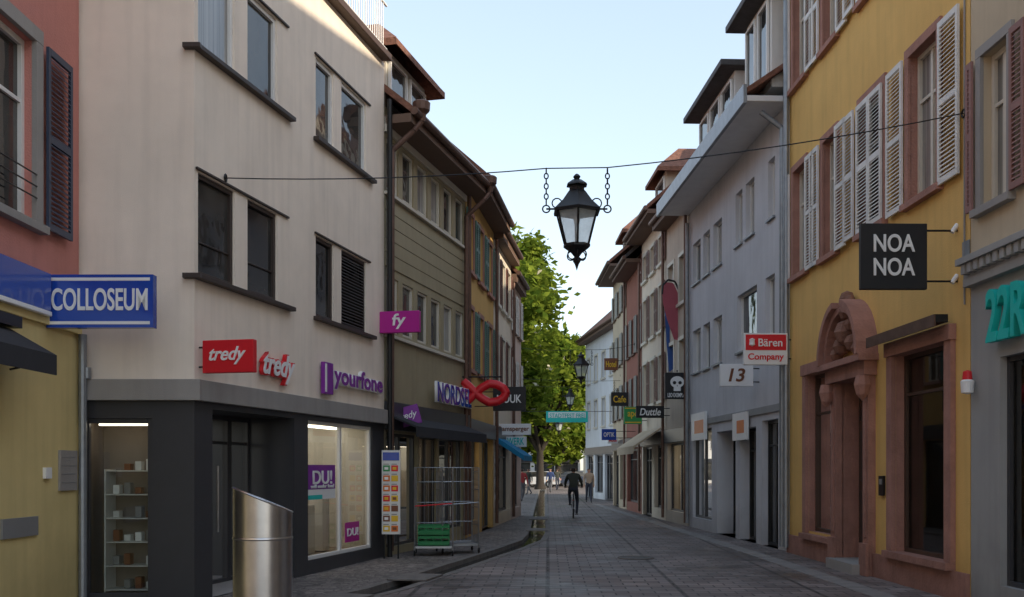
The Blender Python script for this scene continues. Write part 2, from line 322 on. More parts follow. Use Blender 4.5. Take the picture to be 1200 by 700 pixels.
for k in range(4): t.box(fp,fp.u(68)+.04,fp.u(88)-.05-.03*(k%2),.03,.033,fp.z(78,566)+k*.1,fp.z(78,566)+k*.1+.012,cgrey)
t.box(fp,fp.u(50),fp.u(57),.0,.04,fp.z(53,561),fp.z(53,548),cwhite)
t.box(fp,fp.u(0),fp.u(42),.0,.03,fp.z(20,630),fp.z(20,607),cgrey)
t.build(); rf=B('roof',e); roof(rf,fp,11,8,4,tile,soffb,copper); rf.build()
s=empty('fascia_sign',fp.p(7,0,3.5)); b=B('blue_panel',s,bevel=.008)
u1=fp.u(50); b.box(fp,2.5,u1,.05,.10,fp.z(52,366),fp.z(52,322),cblue); b.box(fp,2.5,u1,.05,.11,fp.z(52,372),fp.z(52,366)-.004,cwhite); b.build()
s=empty('shop_awning',fp.p(7,0,3)); b=B('fabric',s)
aw=M('dark_awning_cloth',(.035,.035,.04),rough=.9)
b.hexa([fp.p(2,.06,3.10),fp.p(7.8,.06,3.10),fp.p(7.8,.55,2.82),fp.p(2,.55,2.82),fp.p(2,.06,3.13),fp.p(7.8,.06,3.13),fp.p(7.8,.55,2.85),fp.p(2,.55,2.85)],aw)
b.box(fp,2,7.8,.535,.55,2.64,2.82,aw); b.box(fp,2,7.85,.02,.16,3.14,3.26,black); b.path([fp.p(7.78,.06,2.7),fp.p(7.78,.54,2.8)],.012,black); b.build()
def perp(name,fr,apx,px0,px1,py0,py1,pm,th=.07,lines=(),bracket=True,border=None,bevel=.008,frac=None):
    u=fr.u(apx); d=fr.dep(apx); c=fr.p(u,0,0); zc=CZ+(HY-(py0+py1)/2)*d/FL; xc=((px0+px1)/2-600)/FL*d
    r=fr.n if fr.side=='L' else -fr.n; k=(xc-c.x)/r.x; ctr=c+r*k; ctr.z=zc
    w=(px1-px0)*d/FL/abs(r.x); h=(py1-py0)*d/FL
    e=empty(name,ctr); f=Fr((0,0),(1,0),'L'); f.A=ctr-Vector((0,0,0)); f.d=r; f.n=-fr.d
    b=B('panel',e,bevel=bevel); b.box(f,-w/2,w/2,-th/2,th/2,-h/2,h/2,pm)
    if border: 
        q=h*.06; b.box(f,-w/2+q,w/2-q,th/2,th/2+.004,h/2-2*q,h/2-q,border); b.box(f,-w/2+q,w/2-q,th/2,th/2+.004,-h/2+q,-h/2+2*q,border)
    if bracket:
        for s_ in (.3,-.3):
            a=ctr+Vector((0,0,s_*h)); q=Vector((c.x,c.y,zc+s_*h)); 
            b.cyl(q,a,.014,black,seg=6)
    b.build()
    for (body_,yc,ww,hh,m,sh) in lines:
        text(body_,f.p(0,th/2+.006,yc*h),r,(0,0,1),ww*w,hh*h,m,e,shear=sh,off=.018)
    return e,f,w,h
perp('hanging_shop_sign',fp,56,57,182,323,385,cblue,th=.12,lines=[('COLLOSEUM',.03,.90,.42,cwhite,0)],border=cwhite)
# --- white corner building
C0=(-5.33,12.7); C1=(-3.94,12.7); C2=(-2.41,19.3)
ff=Fr((-9,12.7),C1,'L'); fw=Fr(C1,C2,'L'); e=empty('white_corner_building',(-3.94,12.7,0)); w=B('walls',e); t=B('windows_and_trim',e,bevel=.004)
HW=9.3; Lw=fw.L; Lf=ff.L
z1a,z1b,z2a,z2b=4.08,5.36,6.92,8.2
cols=[(232,275),(290,325),(370,391),(400,429)]
ops=[]
for a,c in cols:
    ua,uc=fw.u(a),fw.u(c); ops+=[(ua,uc,z1a,z1b,.1),(ua,uc,z2a,z2b,.1)]
facade(w,fw,0,Lw,2.74,HW,ops,white,depth=.1)
facade(w,ff,0,Lf,2.74,HW,[],white)
w.poly([(-9,12.7,0),(-9,19.3,0),(-9,19.3,HW),(-9,12.7,HW)],white); w.poly([(-9,19.3,0),(-2.42,19.3,0),(-2.42,19.3,HW),(-9,19.3,HW)],white)
uc1,uc2=fw.u(249),fw.u(345); us1,us2=fw.u(361),fw.u(436)
facade(w,fw,0,Lw,0,2.5,[(uc1,uc2,0,2.42,.0),(us1,us2,.22,2.42,.1)],anth,depth=.1)
ul=Lf-(228-98)/FL*12.7; ur=Lf-(228-178)/FL*12.7
facade(w,ff,0,Lf,0,2.5,[(ul,ur,.05,2.28,.1)],anth,depth=.1); w.build()
t.box(fw,-.0,Lw,.002,.10,2.5,2.76,fasc); t.box(ff,0,Lf+.1,.002,.10,2.5,2.76,fasc); 
for zz in (z1a,z2a):
    t.box(fw,0,fw.u(340),.003,.10,zz-.07,zz-.01,dbrown); t.box(ff,Lf-.12,Lf+.1,.003,.10,zz-.07,zz-.01,dbrown); t.box(fw,fw.u(367),fw.u(436),.003,.10,zz-.07,zz-.01,dbrown)
for zz,zt_ in ((z1a,z1b),(z2a,z2b)):
    t.box(fw,0.02,fw.u(337),.003,.035,zt_+.02,zt_+.05,dbrown); t.box(fw,fw.u(368),fw.u(433),.003,.035,zt_+.02,zt_+.05,dbrown)
for i,o in enumerate(ops):
    if i==6:
        window(t,fw,*o[:4],-.09,dbrown,GL,mull=0)
        for k in range(22): 
            z=o[2]+.08+k*.053; t.hexa([fw.p(o[0]+.05,-.05,z),fw.p(o[1]-.05,-.05,z),fw.p(o[1]-.05,-.01,z-.03),fw.p(o[0]+.05,-.01,z-.03),fw.p(o[0]+.05,-.05,z+.01),fw.p(o[1]-.05,-.05,z+.01),fw.p(o[1]-.05,-.01,z-.02),fw.p(o[0]+.05,-.01,z-.02)],dbrown)
        continue
    window(t,fw,*o[:4],-.09,(dbrown if i%2==0 else wframe),GC if i in (1,) else GL,mull=0,fw=.06)
    if i in(0,2): 
        t.box(fw,o[0]+.06,o[1]-.06,-.07,-.05,o[2]+.42,o[2]+.44,dbrown)
D=.8
t.poly([fw.p(uc1,0,0.012),fw.p(uc2,0,0.012),fw.p(uc2,-D,0.012),fw.p(uc1,-D,0.012)],fasc)
t.poly([fw.p(uc1,0,2.42),fw.p(uc2,0,2.42),fw.p(uc2,-D,2.42),fw.p(uc1,-D,2.42)],anth)
for u in (uc1,uc2): t.poly([fw.p(u,0,0),fw.p(u,-D,0),fw.p(u,-D,2.42),fw.p(u,0,2.42)],anth)
um=(uc1+uc2)/2
shop(t,fw,uc1,um-.5,.0,2.42,-D,anth,3,D=1.6,mull=0,trans=.84,wm=inw,lit=litw); shop(t,fw,um-.5,um+.6,.0,2.42,-D,anth,4,D=2.0,mull=1,trans=.84,wm=inw,lit=litw); shop(t,fw,um+.6,uc2,.0,2.42,-D,anth,5,D=1.6,mull=0,trans=.84,wm=inw,lit=litw)
for s_ in (-.05,.15): t.cyl(fw.p(um+s_,-D+.12,.75),fw.p(um+s_,-D+.12,1.7),.018,steel)
shop(t,fw,us1,us2,.22,2.42,-.09,wframe,11,D=2.2,mull=1,wm=inw,lit=litm)
for k in range(3):
    u=us1+.35+k*.62; t.box(fw,u,u+.3,-.7,-.45,.24,.95+.1*k,inwhite); t.box(fw,u+.08,u+.2,-.6,-.56,.96+.1*k,1.16+.1*k,cblk); t.box(fw,u+.04,u+.26,-.63,-.6,.4,.6,cpur)
shop(t,ff,ul,ur,.05,2.28,-.09,anth,12,D=.52,mull=0,trans=0,wm=indark,goods=False)
t.box(ff,ul+.1,ur-.1,-.3,-.22,2.2,2.24,litw)
for k in range(6): 
    t.box(ff,ul+.2,ur-.08,-.52,-.2,.12+k*.3,.135+k*.3,inwhite)
    for q in range(4):
        if (k*3+q)%5: t.box(ff,ul+.25+q*.14,ul+.33+q*.14,-.42,-.3,.137+k*.3,.22+k*.3+.03*((k+q)%3),[cwhite,cgrey,cbn,inwhite][(k+q)%4])
t.box(ff,ul+.18,ul+.2,-.53,-.19,.1,1.65,inwhite); t.box(ff,ur-.08,ur-.06,-.53,-.19,.1,1.65,inwhite)
t.cyl(fw.p(Lw-.02,.12,0),fw.p(Lw-.02,.12,8.6),.05,black)
t.cyl((-5.22,12.58,2.76),(-5.22,12.58,2.9),.05,zinc)
t.build()
rf=B('roof_terrace',e,bevel=.01); rf.prism([Vector((-9,12.5,9.3)),Vector((-3.85,12.5,9.3)),Vector((-2.25,19.2,9.3)),Vector((-9,19.2,9.3))],[Vector((-9,12.5,9.42)),Vector((-3.85,12.5,9.42)),Vector((-2.25,19.2,9.42)),Vector((-9,19.2,9.42))],brown)
for i in range(60): 
    u=.2+i*.11
    if u>Lw-.1: break
    rf.cyl(fw.p(u,.05,9.42),fw.p(u,.05,10.35),.012,wframe,seg=5,cap=False)
rf.cyl(fw.p(.1,.05,10.37),fw.p(Lw,.05,10.37),.025,wframe,seg=6); rf.cyl(fw.p(.1,.05,9.55),fw.p(Lw,.05,9.55),.018,wframe,seg=6)
rf.wb(-8,-4.5,13.5,18.5,9.42,11.6,white); rf.build()
perp('hanging_shop_sign',fw,233,240,303,400,438,cred,th=.1,lines=[('tredy',.02,.72,.55,cwhite,.35)])
s=empty('wall_lettering',fw.p(fw.u(320),0,3)); pz=fw.z(320,432)
outlined('tredy',fw,fw.u(321),.06,pz,fw.u(340)-fw.u(302),.46,cred,cwhite,s,shear=.35)
s=empty('wall_lettering',fw.p(fw.u(410),0,3)); b=B('logo_plate',s,bevel=.02); ua,ub=fw.u(374),fw.u(384); b.box(fw,ua,ub,.03,.1,fw.z(378,462),fw.z(378,425),cpur); b.box(fw,ua+.0,ua+.07,.1,.11,fw.z(378,460),fw.z(378,427),cwhite); b.build()
outlined('yourfone',fw,(fw.u(385)+fw.u(443))/2,.06,fw.z(414,448),fw.u(443)-fw.u(385),.42,cwhite,cpur,s)
perp('hanging_shop_sign',fw,446,446,493,366,391,cmag,th=.12,lines=[('fy',.02,.35,.72,cwhite,.1)],bracket=False)
s=empty('window_poster',fw.p(fw.u(380),0,1.5)); b=B('sheet',s); ua,ub=fw.u(364),fw.u(396); za,zb=fw.z(380,585),fw.z(380,545)
b.box(fw,ua,ub,-.06,-.05,za,zb,cpur) ; b.box(fw,ua,ub,-.048,-.044,za,za+.16,cwhite); b.box(fw,ua,ub*.5+ua*.5,-.043,-.04,za,za+.07,cteal); b.build()
text('DU!',fw.p((ua+ub)/2,-.035,zb-.2),fw.right,(0,0,1),(ub-ua)*.7,.22,cwhite,s); text('will mehr fon?',fw.p((ua+ub)/2,-.035,za+.21),fw.right,(0,0,1),(ub-ua)*.85,.06,cwhite,s,off=.01)
s=empty('window_poster',fw.p(fw.u(420),0,1)); b=B('sheet',s); ua,ub=fw.u(408),fw.u(424); za,zb=fw.z(415,635),fw.z(415,612); b.box(fw,ua,ub,-.06,-.05,za,zb,cmag); b.build()
text('DU!',fw.p((ua+ub)/2,-.04,(za+zb)/2),fw.right,(0,0,1),(ub-ua)*.8,.14,cwhite,s)
# --- tan clad building
ft=Fr(C2,(-1.12,24.4),'L'); e=empty('tan_clad_building',(-2.41,19.3,0)); Lt=ft.L; w=B('walls',e); t=B('windows_and_trim',e,bevel=.003); HT=8.5
n=6; ops=[]
for i in range(n):
    a=Lt*(i+.14)/n; c=Lt*(i+.86)/n; ops+=[(a,c,6.97,7.95,.1),(a,c,4.28,5.33,.1)]
ops2=[(.12,1.9,.15,2.35,.15),(2.0,3.2,0,2.35,.15),(3.3,Lt-.15,.3,2.35,.15)]
facade(w,ft,0,Lt,0,HT,ops+ops2,clad); body(w,ft,HT,8,3.5,clad); w.build()
for i,o in enumerate(ops): window(t,ft,*o[:4],-.09,cream,[GL,GC,GL,GL,GC][i%5],mull=0,trans=0,fw=.05)
for zb in [5.5+i*.265 for i in range(5)]:
    t.hexa([ft.p(0.01,.004,zb),ft.p(Lt-.01,.004,zb),ft.p(Lt-.01,.022,zb),ft.p(0.01,.022,zb),ft.p(0.01,.004,zb+.255),ft.p(Lt-.01,.004,zb+.255),ft.p(Lt-.01,.016,zb+.255),ft.p(0.01,.016,zb+.255)],clad)
for k in range(3): t.box(ft,.01+k*Lt/3,(k+1)*Lt/3-.008,.004,.016,2.95,4.14,clad)
for zb in (4.15,6.84): t.box(ft,0,Lt,.004,.09,zb,zb+.06,cream)
t.box(ft,0,Lt,.004,.05,8.02,8.3,cream)
t.box(ft,0,Lt,.004,.12,2.4,2.93,anth)
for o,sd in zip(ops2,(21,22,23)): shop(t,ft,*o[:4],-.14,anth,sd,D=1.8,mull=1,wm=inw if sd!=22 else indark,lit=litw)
for (u,z) in ((.35,8.62),(Lt-.02,8.55)):
    q=ft.p(u,.62,z-.1); t.lathe(q,[(.0,-.28),(.07,-.26),(.09,-.12),(.16,-.05),(.17,.1),(.13,.13),(0,.14)],copper,seg=12)
    g=ft.p(u-.25,.1,z-1.0); t.path([q-Vector((0,0,.25)),ft.p(u-.1,.5,z-.55),ft.p(u-.25,.12,z-.95),Vector((g.x,g.y,.1))],.055,copper)
t.build(); rf=B('roof',e); roof(rf,ft,HT,8,3.5,tile,soffb,copper,over=.55); dormer(rf,ft,.6,2.9,-.2,-3,8.5,9.85,cream,tile,tiled=True); rf.build()
s=empty('shop_awning',ft.p(2,0,2.5)); b=B('fabric',s)
b.hexa([ft.p(.1,.13,2.62),ft.p(Lt-.3,.13,2.62),ft.p(Lt-.3,.62,2.42),ft.p(.1,.62,2.42),ft.p(.1,.13,2.66),ft.p(Lt-.3,.13,2.66),ft.p(Lt-.3,.62,2.46),ft.p(.1,.62,2.46)],aw); b.box(ft,.1,Lt-.3,.6,.62,2.26,2.42,aw); b.build()
s=empty('wall_lettering',ft.p(3,0,3)); outlined('NORDSEE',ft,(ft.u(502)+ft.u(543))/2,.17,ft.z(520,463)+.0,ft.u(543)-ft.u(502),.46,cwhite,cblue,s)
# fish sign
s=empty('fish_sign',ft.p(4.6,.5,3.2)); dq=ft.dep(541); b=B('fish_outline',s,smooth=True)
cx=(568-600)/FL*dq; cz=CZ+(HY-461)*dq/FL; sc=dq/FL; y=dq-.05
up=[(-28,-14),(-22,-9),(-14,-2),(-4,6),(6,11),(16,10),(24,6),(28,0)]; lo=[(x_,-z_) for x_,z_ in up]
for pl in (up,lo):
    pts=[Vector((cx+x_*sc*.9,y,cz+z_*sc)) for x_,z_ in pl]
    for j,(p,q) in enumerate(zip(pts[:-1],pts[1:])):
        b.cyl(p,q,.10,cred,seg=12); b.lathe(q,[(0,-.10),(.07,-.07),(.10,0),(.07,.07),(0,.10)],cred,seg=12)
b.prism([Vector((cx+a_*sc*.9,y-.06,cz+c_*sc)) for a_,c_ in ((-30,16),(-22,4),(-22,-4),(-30,-16),(-27,0))],[Vector((cx+a_*sc*.9,y+.06,cz+c_*sc)) for a_,c_ in ((-30,16),(-22,4),(-22,-4),(-30,-16),(-27,0))],cred)
q=ft.p(ft.u(541),0,cz+19*sc); b.cyl(q,(cx+.4,y,cz+19*sc),.02,black,seg=6); b.cyl((cx,y,cz+19*sc),(cx,y,cz+12*sc),.012,black,seg=5); b.build()
# menu board
s=empty('menu_board',(-2.3,19,0)); fm_=Fr((-2.40,18.9),(-2.02,18.9),'L'); b=B('board',s,bevel=.01); b.box(fm_,0,.34,-.03,.03,.45,2.0,inwhite)
b.cyl(fm_.p(.04,0,0),fm_.p(.04,0,.5),.015,black); b.cyl(fm_.p(.3,0,0),fm_.p(.3,0,.5),.015,black)
r=random.Random(4)
for k in range(7):
    for j in range(2):
        b.box(fm_,.025+j*.15,.15+j*.15,.032,.036,.5+k*.185,.61+k*.185,r.choice([cor,cylw,cred,cbn,cor,cgrn])); b.box(fm_,.05+j*.15,.12+j*.15,.036,.039,.53+k*.185,.58+k*.185,r.choice([cylw,cwhite,cbn])); b.box(fm_,.03+j*.15,.13+j*.15,.032,.035,.625+k*.185,.64+k*.185,cgrey)
b.box(fm_,.02,.32,.032,.036,1.81,1.96,cblue); b.build()
s=empty('hanging_shop_sign',ft.p(.6,.4,2.8)); dq=20.0; c=Vector(((478-600)/FL*dq,dq,CZ+(HY-488)*dq/FL)); rr=Vector((.96,0,.26)).normalized(); uu=Vector((-.26,0,.96)).normalized()
f=Fr((0,0),(1,0),'L'); f.A=c; f.d=rr; f.n=Vector((0,-1,0)); f.p=lambda u,v,z,f=f:f.A+f.d*u+f.n*v+uu*z
b=B('panel',s,bevel=.008); b.box(f,-.24,.24,-.03,.03,-.19,.19,cpur); b.cyl(f.p(-.24,0,.1),Vector((ft.p(.5,0,0).x,dq,c.z+.1)),.015,black,seg=6); b.build()
text('tredy',f.p(0,.035,0),rr,uu,.38,.17,cwhite,s,shear=.3)
# --- further left row
def Lp(d): return (-1.12+.12*(d-24.4),d)
R1=[(4.1,5.6),(6.5,7.9)]
fo,eo=row('orange_house',Lp(24.42),Lp(29.3),'L',8.75,orangep,R1,3,.75,sh=shg,sur=sand,fm=cream,seed=1,over=.5,deep=True)
fc,ec=row('cream_house',Lp(29.32),Lp(33.4),'L',8.6,creamp,R1,3,.75,sh=shm,sur=cream,seed=2,over=.3)
fq,eq=row('rose_house',Lp(33.42),Lp(36.4),'L',8.1,rosep,[(3.9,5.3),(6.2,7.5)],2,.8,sh=shw,seed=3,over=.2)
perp('hanging_shop_sign',fo,556,578,616,454,482,cblk,th=.1,lines=[('NOUK',0,.75,.35,cwhite,0)])
perp('hanging_shop_sign',fc,585,583,622,497,510,cwhite,th=.1,lines=[('Ramsperger',0,.9,.55,cbn,0)],bracket=False)
perp('hanging_shop_sign',fc,590,592,617,512,524,cwhite,th=.1,lines=[('WERK',.05,.8,.7,cteal,0)],bracket=False)
s=empty('shop_awning',fc.p(1,0,2.3)); b=B('fabric',s); ab=M('blue_awning_cloth',(.02,.24,.46),rough=.9)
b.prism([fc.p(.2,.1,2.55),fc.p(.2,.85,2.05),fc.p(.2,.85,1.9),fc.p(.2,.1,2.4)],[fc.p(2.6,.1,2.55),fc.p(2.6,.85,2.05),fc.p(2.6,.85,1.9),fc.p(2.6,.1,2.4)],ab); b.build()
# ================================================================== RIGHT SIDE
def Rl(d): return (5.53-.015*(d-20.4),d)
fr_=Fr(Rl(6.0),Rl(12.6),'R'); e=empty('beige_house',(5.7,9,0)); w=B('walls',e); t=B('windows_and_trim',e,bevel=.004); L=fr_.L
ua,ub=sorted((fr_.u(1152),fr_.u(1183))); wz0,wz1=4.78,6.6
ops=[(ua,ub,wz0,wz1),(ua-2.4,ub-2.4,wz0,wz1),(ua,ub,8,9.7),(ua-2.4,ub-2.4,8,9.7)]
facade(w,fr_,0,L,3.95,12,ops,beigep); us=fr_.u(1172); facade(w,fr_,0,L,0,3.95,[(us-2.4,us,.3,2.95,.15)],greyp); body(w,fr_,12,9,4,beigep); w.build()
for o in ops:
    window(t,fr_,*o,-.16,cream,GC,mull=1,trans=.66,fw=.07); surround(t,fr_,*o,.12,.04,fasc); sw=(o[1]-o[0])*.5
    shutter(t,fr_,o[1]+.14,min(o[1]+.14+sw,L-.02),o[2],o[3],shr,v=.05); shutter(t,fr_,o[0]-.14-sw,o[0]-.14,o[2],o[3],shr,v=.05)
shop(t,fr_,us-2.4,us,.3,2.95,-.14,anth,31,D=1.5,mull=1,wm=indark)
t.box(fr_,0,L,.003,.10,3.88,3.98,greyp); t.box(fr_,0,L,.003,.20,4.14,4.22,greyp); t.box(fr_,0,L,.003,.08,3.982,4.138,greyp)
for k in range(int(L/.16)): t.box(fr_,.02+k*.16,.11+k*.16,.082,.17,4.02,4.138,greyp)
t.lathe(fr_.p(L-.12,.1,2.72),[(0,-.16),(.07,-.14),(.08,.0),(.06,.02)],cwhite,seg=12); t.lathe(fr_.p(L-.12,.1,2.72),[(.06,.02),(.05,.12),(0,.14)],cred,seg=12)
t.build(); rf=B('roof',e); roof(rf,fr_,12,9,4,tile,soffb,zinc); rf.build()
s=empty('neon_lettering',fr_.p(5,.1,3.4)); text('22ROOM',fr_.p(fr_.u(1166)-1.15,.10,3.42),fr_.right,(0,0,1),2.2,.62,cteal,s,off=.02,ext=.04)
# --- ochre house
fy=Fr(Rl(12.62),Rl(20.4),'R'); e=empty('ochre_house',(5.6,16,0)); L=fy.L; w=B('walls',e); t=B('windows_and_trim',e,bevel=.004); HY_=12.6
wc=[(931,945),(966,981),(1010,1036),(1067,1100)]; ops=[]
for a,c in wc:
    a_,c_=sorted((fy.u(a),fy.u(c))); ops+=[(a_,c_,5.4,7.45),(a_,c_,9.1,11.0)]
sa=sorted((fy.u(948),fy.u(978))); sb=sorted((fy.u(1050),fy.u(1112))); dr=sorted((fy.u(987),fy.u(1020)))
gops=[(sa[0],sa[1],.5,3.4,.2),(sb[0],sb[1],.45,3.3,.2),(dr[0],dr[1],.0,3.1,.35)]
facade(w,fy,0,L,0,HY_,ops+gops,yellowp,rev=sand); body(w,fy,HY_,10,4.2,yellowp); w.build()
for i,o in enumerate(ops):
    window(t,fy,*o,-.16,cream,GC if i in(0,3,6) else GL,mull=1,trans=.68,fw=.06); surround(t,fy,*o,.13,.04,sand)
    sw=.58 if i>=6 else .5
    if i in (4,5):
        m=(o[0]+o[1])/2; shutter(t,fy,o[0]-.06,m-.005,o[2],o[3],shw,v=.05); shutter(t,fy,m+.005,o[1]+.06,o[2],o[3],shw,v=.05)
        shutter(t,fy,o[1]+.16,o[1]+.62,o[2],o[3],shw,v=.07)
    else:
        shutter(t,fy,o[0]-.14-sw,o[0]-.14,o[2]-.05,o[3]+.02,shw,v=.05+.01*(i%3)); shutter(t,fy,o[1]+.14,min(o[1]+.14+sw,L-.01),o[2]-.05,o[3]+.02,shw,v=.05)
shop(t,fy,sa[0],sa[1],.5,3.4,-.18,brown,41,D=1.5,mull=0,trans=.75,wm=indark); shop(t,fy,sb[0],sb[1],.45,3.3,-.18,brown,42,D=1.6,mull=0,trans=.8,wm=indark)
for q,zt_ in ((sa,3.4),(sb,3.3)):
    t.box(fy,q[0]-.2,q[0],.003,.07,.46,zt_,sand); t.box(fy,q[1],q[1]+.2,.003,.07,.46,zt_,sand); t.box(fy,q[0]-.22,q[1]+.22,.003,.10,zt_,zt_+.2,sand); t.box(fy,q[0]-.2,q[1]+.2,.003,.14,.36,.455,sand)
t.box(fy,0,dr[0]-.22,.002,.06,0,.355,sand); t.box(fy,dr[1]+.22,L,.002,.06,0,.355,sand)
t.box(fy,dr[0]-.22,dr[0],-.02,.12,.0,3.1,sand); t.box(fy,dr[1],dr[1]+.22,-.02,.12,.0,3.1,sand)
for s0 in (dr[0]-.16,dr[1]+.06): t.box(fy,s0,s0+.1,.121,.145,.6,2.7,sand)
t.box(fy,dr[0]-.26,dr[0]+.04,.121,.17,.0,.5,sand); t.box(fy,dr[1]-.04,dr[1]+.26,.121,.17,.0,.5,sand)
t.box(fy,dr[0]-.28,dr[1]+.28,.0,.2,3.1,3.32,sand); t.box(fy,dr[0]-.36,dr[1]+.36,.0,.32,3.32,3.42,sand)
dm=(dr[0]+dr[1])/2; R=(dr[1]-dr[0])/2+.33
for r0,dp in ((R,.34),(R-.11,.26)):
    arc=[(dm+r0*math.cos(a),3.42+(r0*1.0)*math.sin(a)) for a in [math.pi*k/16 for k in range(17)]]; arc2=[(dm+(r0-.1)*math.cos(a),3.42+(r0-.1)*math.sin(a)) for a in [math.pi*k/16 for k in range(17)]]
    for k in range(16):
        if r0==R and k in (7,8): continue
        (a0,b0),(a1,b1),(a2,b2_),(a3,b3)=arc[k],arc[k+1],arc2[k+1],arc2[k]
        t.hexa([fy.p(a0,0,b0),fy.p(a1,0,b1),fy.p(a2,0,b2_),fy.p(a3,0,b3),fy.p(a0,dp,b0),fy.p(a1,dp,b1),fy.p(a2,dp,b2_),fy.p(a3,dp,b3)],sand)
for (du,dz,rr_) in ((0,.45,.22),(-.28,.25,.15),(.28,.25,.15),(0,.78,.15),(-.2,.55,.12),(.2,.55,.12),(-.5,.14,.12),(.5,.14,.12),(0,1.0,.13),(-.12,.95,.09),(.12,.95,.09)):
    t.lathe(fy.p(dm+du,.14,3.42+dz),[(0,-rr_),(rr_*.7,-rr_*.7),(rr_,0),(rr_*.7,rr_*.7),(0,rr_)],sanddark,seg=8)
for s_ in (dr[0]-.2,dr[1]+.2): t.lathe(fy.p(s_,.2,2.95),[(.0,-.25),(.09,-.15),(.13,.0),(.1,.14)],sand,seg=8)
t.box(fy,dr[0],dr[1],-.34,-.28,.17,3.1,brown); 
for a_,c_ in ((.3,1.3),(1.45,2.3)):
    t.box(fy,dr[0]+.1,dm-.06,-.28,-.26,a_,c_,dbrown); t.box(fy,dm+.06,dr[1]-.1,-.28,-.26,a_,c_,dbrown)
t.box(fy,dr[0]+.08,dr[1]-.08,-.279,-.265,2.45,3.0,GL)
t.box(fy,dr[0],dr[1],-.3,.28,0,.16,fasc)
t.box(fy,dr[0]-.62,dr[0]-.44,.0,.04,1.25,1.55,black)
t.box(fy,dr[0]-.58,dr[0]-.48,.04,.045,1.42,1.5,cgrey)
t.box(fy,sb[0]-.6,sb[0]-.42,.0,.02,4.3,4.48,zinc)
t.path([fy.p(.12,.015,3.7),fy.p(.12,.015,12.2)],.012,greyf,seg=5)
t.box(fy,sb[0]-.2,sb[1]+.45,.1,.26,3.52,3.62,black); t.box(fy,sb[0]-.2,sb[1]+.45,.26,.28,3.47,3.62,copper)
t.cyl(fy.p(L-.1,.1,.1),fy.p(L-.1,.1,HY_-.3),.055,zinc)
t.box(fy,0,L,.0,.15,HY_-.3,HY_-.05,sand)
t.build(); rf=B('roof',e); roof(rf,fy,HY_,10,4.2,tile,soffb,zinc,over=.6); rf.build()
e_,f_,w_,h_=perp('hanging_shop_sign',fy,1122,1007,1085,263,340,cblk,th=.08,lines=[('NOA',.2,.62,.27,cwhite,0),('NOA',-.16,.62,.27,cwhite,0)],bracket=False)
b=B('brackets',e_)
for zz in (.4,-.37):
    b.cyl(f_.p(w_/2,0,zz*h_),f_.p(w_/2+.42,0,zz*h_),.014,black,seg=6); b.cyl(f_.p(w_/2+.33,0,zz*h_-.02),f_.p(w_/2+.4,0,zz*h_+.08),.03,cwhite)
b.build()
# --- blue-grey building
fg=Fr((5.53,20.42),(5.11,29.5),'R'); e=empty('bluegrey_building',(5.3,25,0)); L=fg.L; w=B('walls',e); t=B('windows_and_trim',e,bevel=.004); HG=9.1
def ur(a,c): return tuple(sorted((fg.u(a),fg.u(c))))
ops=[]
for a,c in ((812,821),(824,832),(836,846)): ops+=[(*ur(a,c),6.85,8.0),(*ur(a,c),4.35,5.55)]
for a,c in ((862,870),(874,884),(900,908)): ops+=[(*ur(a,c),6.95,8.2)]
ops+=[(*ur(864,887),4.4,5.75),(*ur(897,908),4.4,5.75)]
gops=[(*ur(812,834),.3,2.75,.15),(*ur(840,862),.0,2.6,.5),(*ur(867,886),.0,2.6,.3),(*ur(893,912),.0,2.7,.2)]
facade(w,fg,0,L,0,HG,ops+gops,bluegrey); body(w,fg,HG,9,3.6,bluegrey); w.build()
for i,o in enumerate(ops): window(t,fg,*o,-.16,wframe,[GL,GC,GC][i%3],mull=0,trans=0,fw=.05); t.box(fg,o[0]-.04,o[1]+.04,.0,.06,o[2]-.05,o[2]-.003,zinc)
shop(t,fg,*gops[0][:4],-.14,anth,51,D=1.6,wm=inw,lit=litw); 
for g in gops[1:]: window(t,fg,g[0],g[1],g[2],g[3],-g[4]+.01,black,GL,mull=1,trans=.8,fw=.07)
t.box(fg,0,L,.003,.04,2.85,3.0,greyp)
for a,c in ((815,831),(864,880)):
    a_,c_=ur(a,c); t.box(fg,a_,c_,.05,.12,fg.z((a+c)/2,516),fg.z((a+c)/2,484),cwhite); t.box(fg,a_+.15,c_-.4,.12,.125,fg.z((a+c)/2,508),fg.z((a+c)/2,493),cor)
t.cyl(fg.p(.15,.1,.1),fg.p(.15,.1,HG-.6),.055,zinc); t.path([fg.p(.15,.1,HG-.6),fg.p(.25,.5,HG-.25)],.055,zinc)
t.cyl(fg.p(L-.15,.1,.1),fg.p(L-.15,.1,HG-.4),.05,zinc)
t.build(); rf=B('roof',e,bevel=.01)
rf.box(fg,-.0,L+.15,.0,.85,HG-.12,HG+.0,soffit); rf.box(fg,0,L+.15,.85,.93,HG-.16,HG+.22,zinc)
rf.hexa([fg.p(0,.85,HG+.04),fg.p(L,.85,HG+.04),fg.p(L,-4.5,HG+3.6),fg.p(0,-4.5,HG+3.6),fg.p(0,.85,HG+.16),fg.p(L,.85,HG+.16),fg.p(L,-4.5,HG+3.75),fg.p(0,-4.5,HG+3.75)],tile)
rf.hexa([fg.p(0,-9,HG),fg.p(L,-9,HG),fg.p(L,-4.5,HG+3.6),fg.p(0,-4.5,HG+3.6),fg.p(0,-9,HG+.12),fg.p(L,-9,HG+.12),fg.p(L,-4.5,HG+3.75),fg.p(0,-4.5,HG+3.75)],tile)
dormer(rf,fg,3.2,6.6,.25,-3,HG+.2,HG+1.75,offw,slate,nw=3); dormer(rf,fg,.2,2.0,.3,-3,HG+.25,HG+2.2,offw,slate,nw=2)
rf.build()
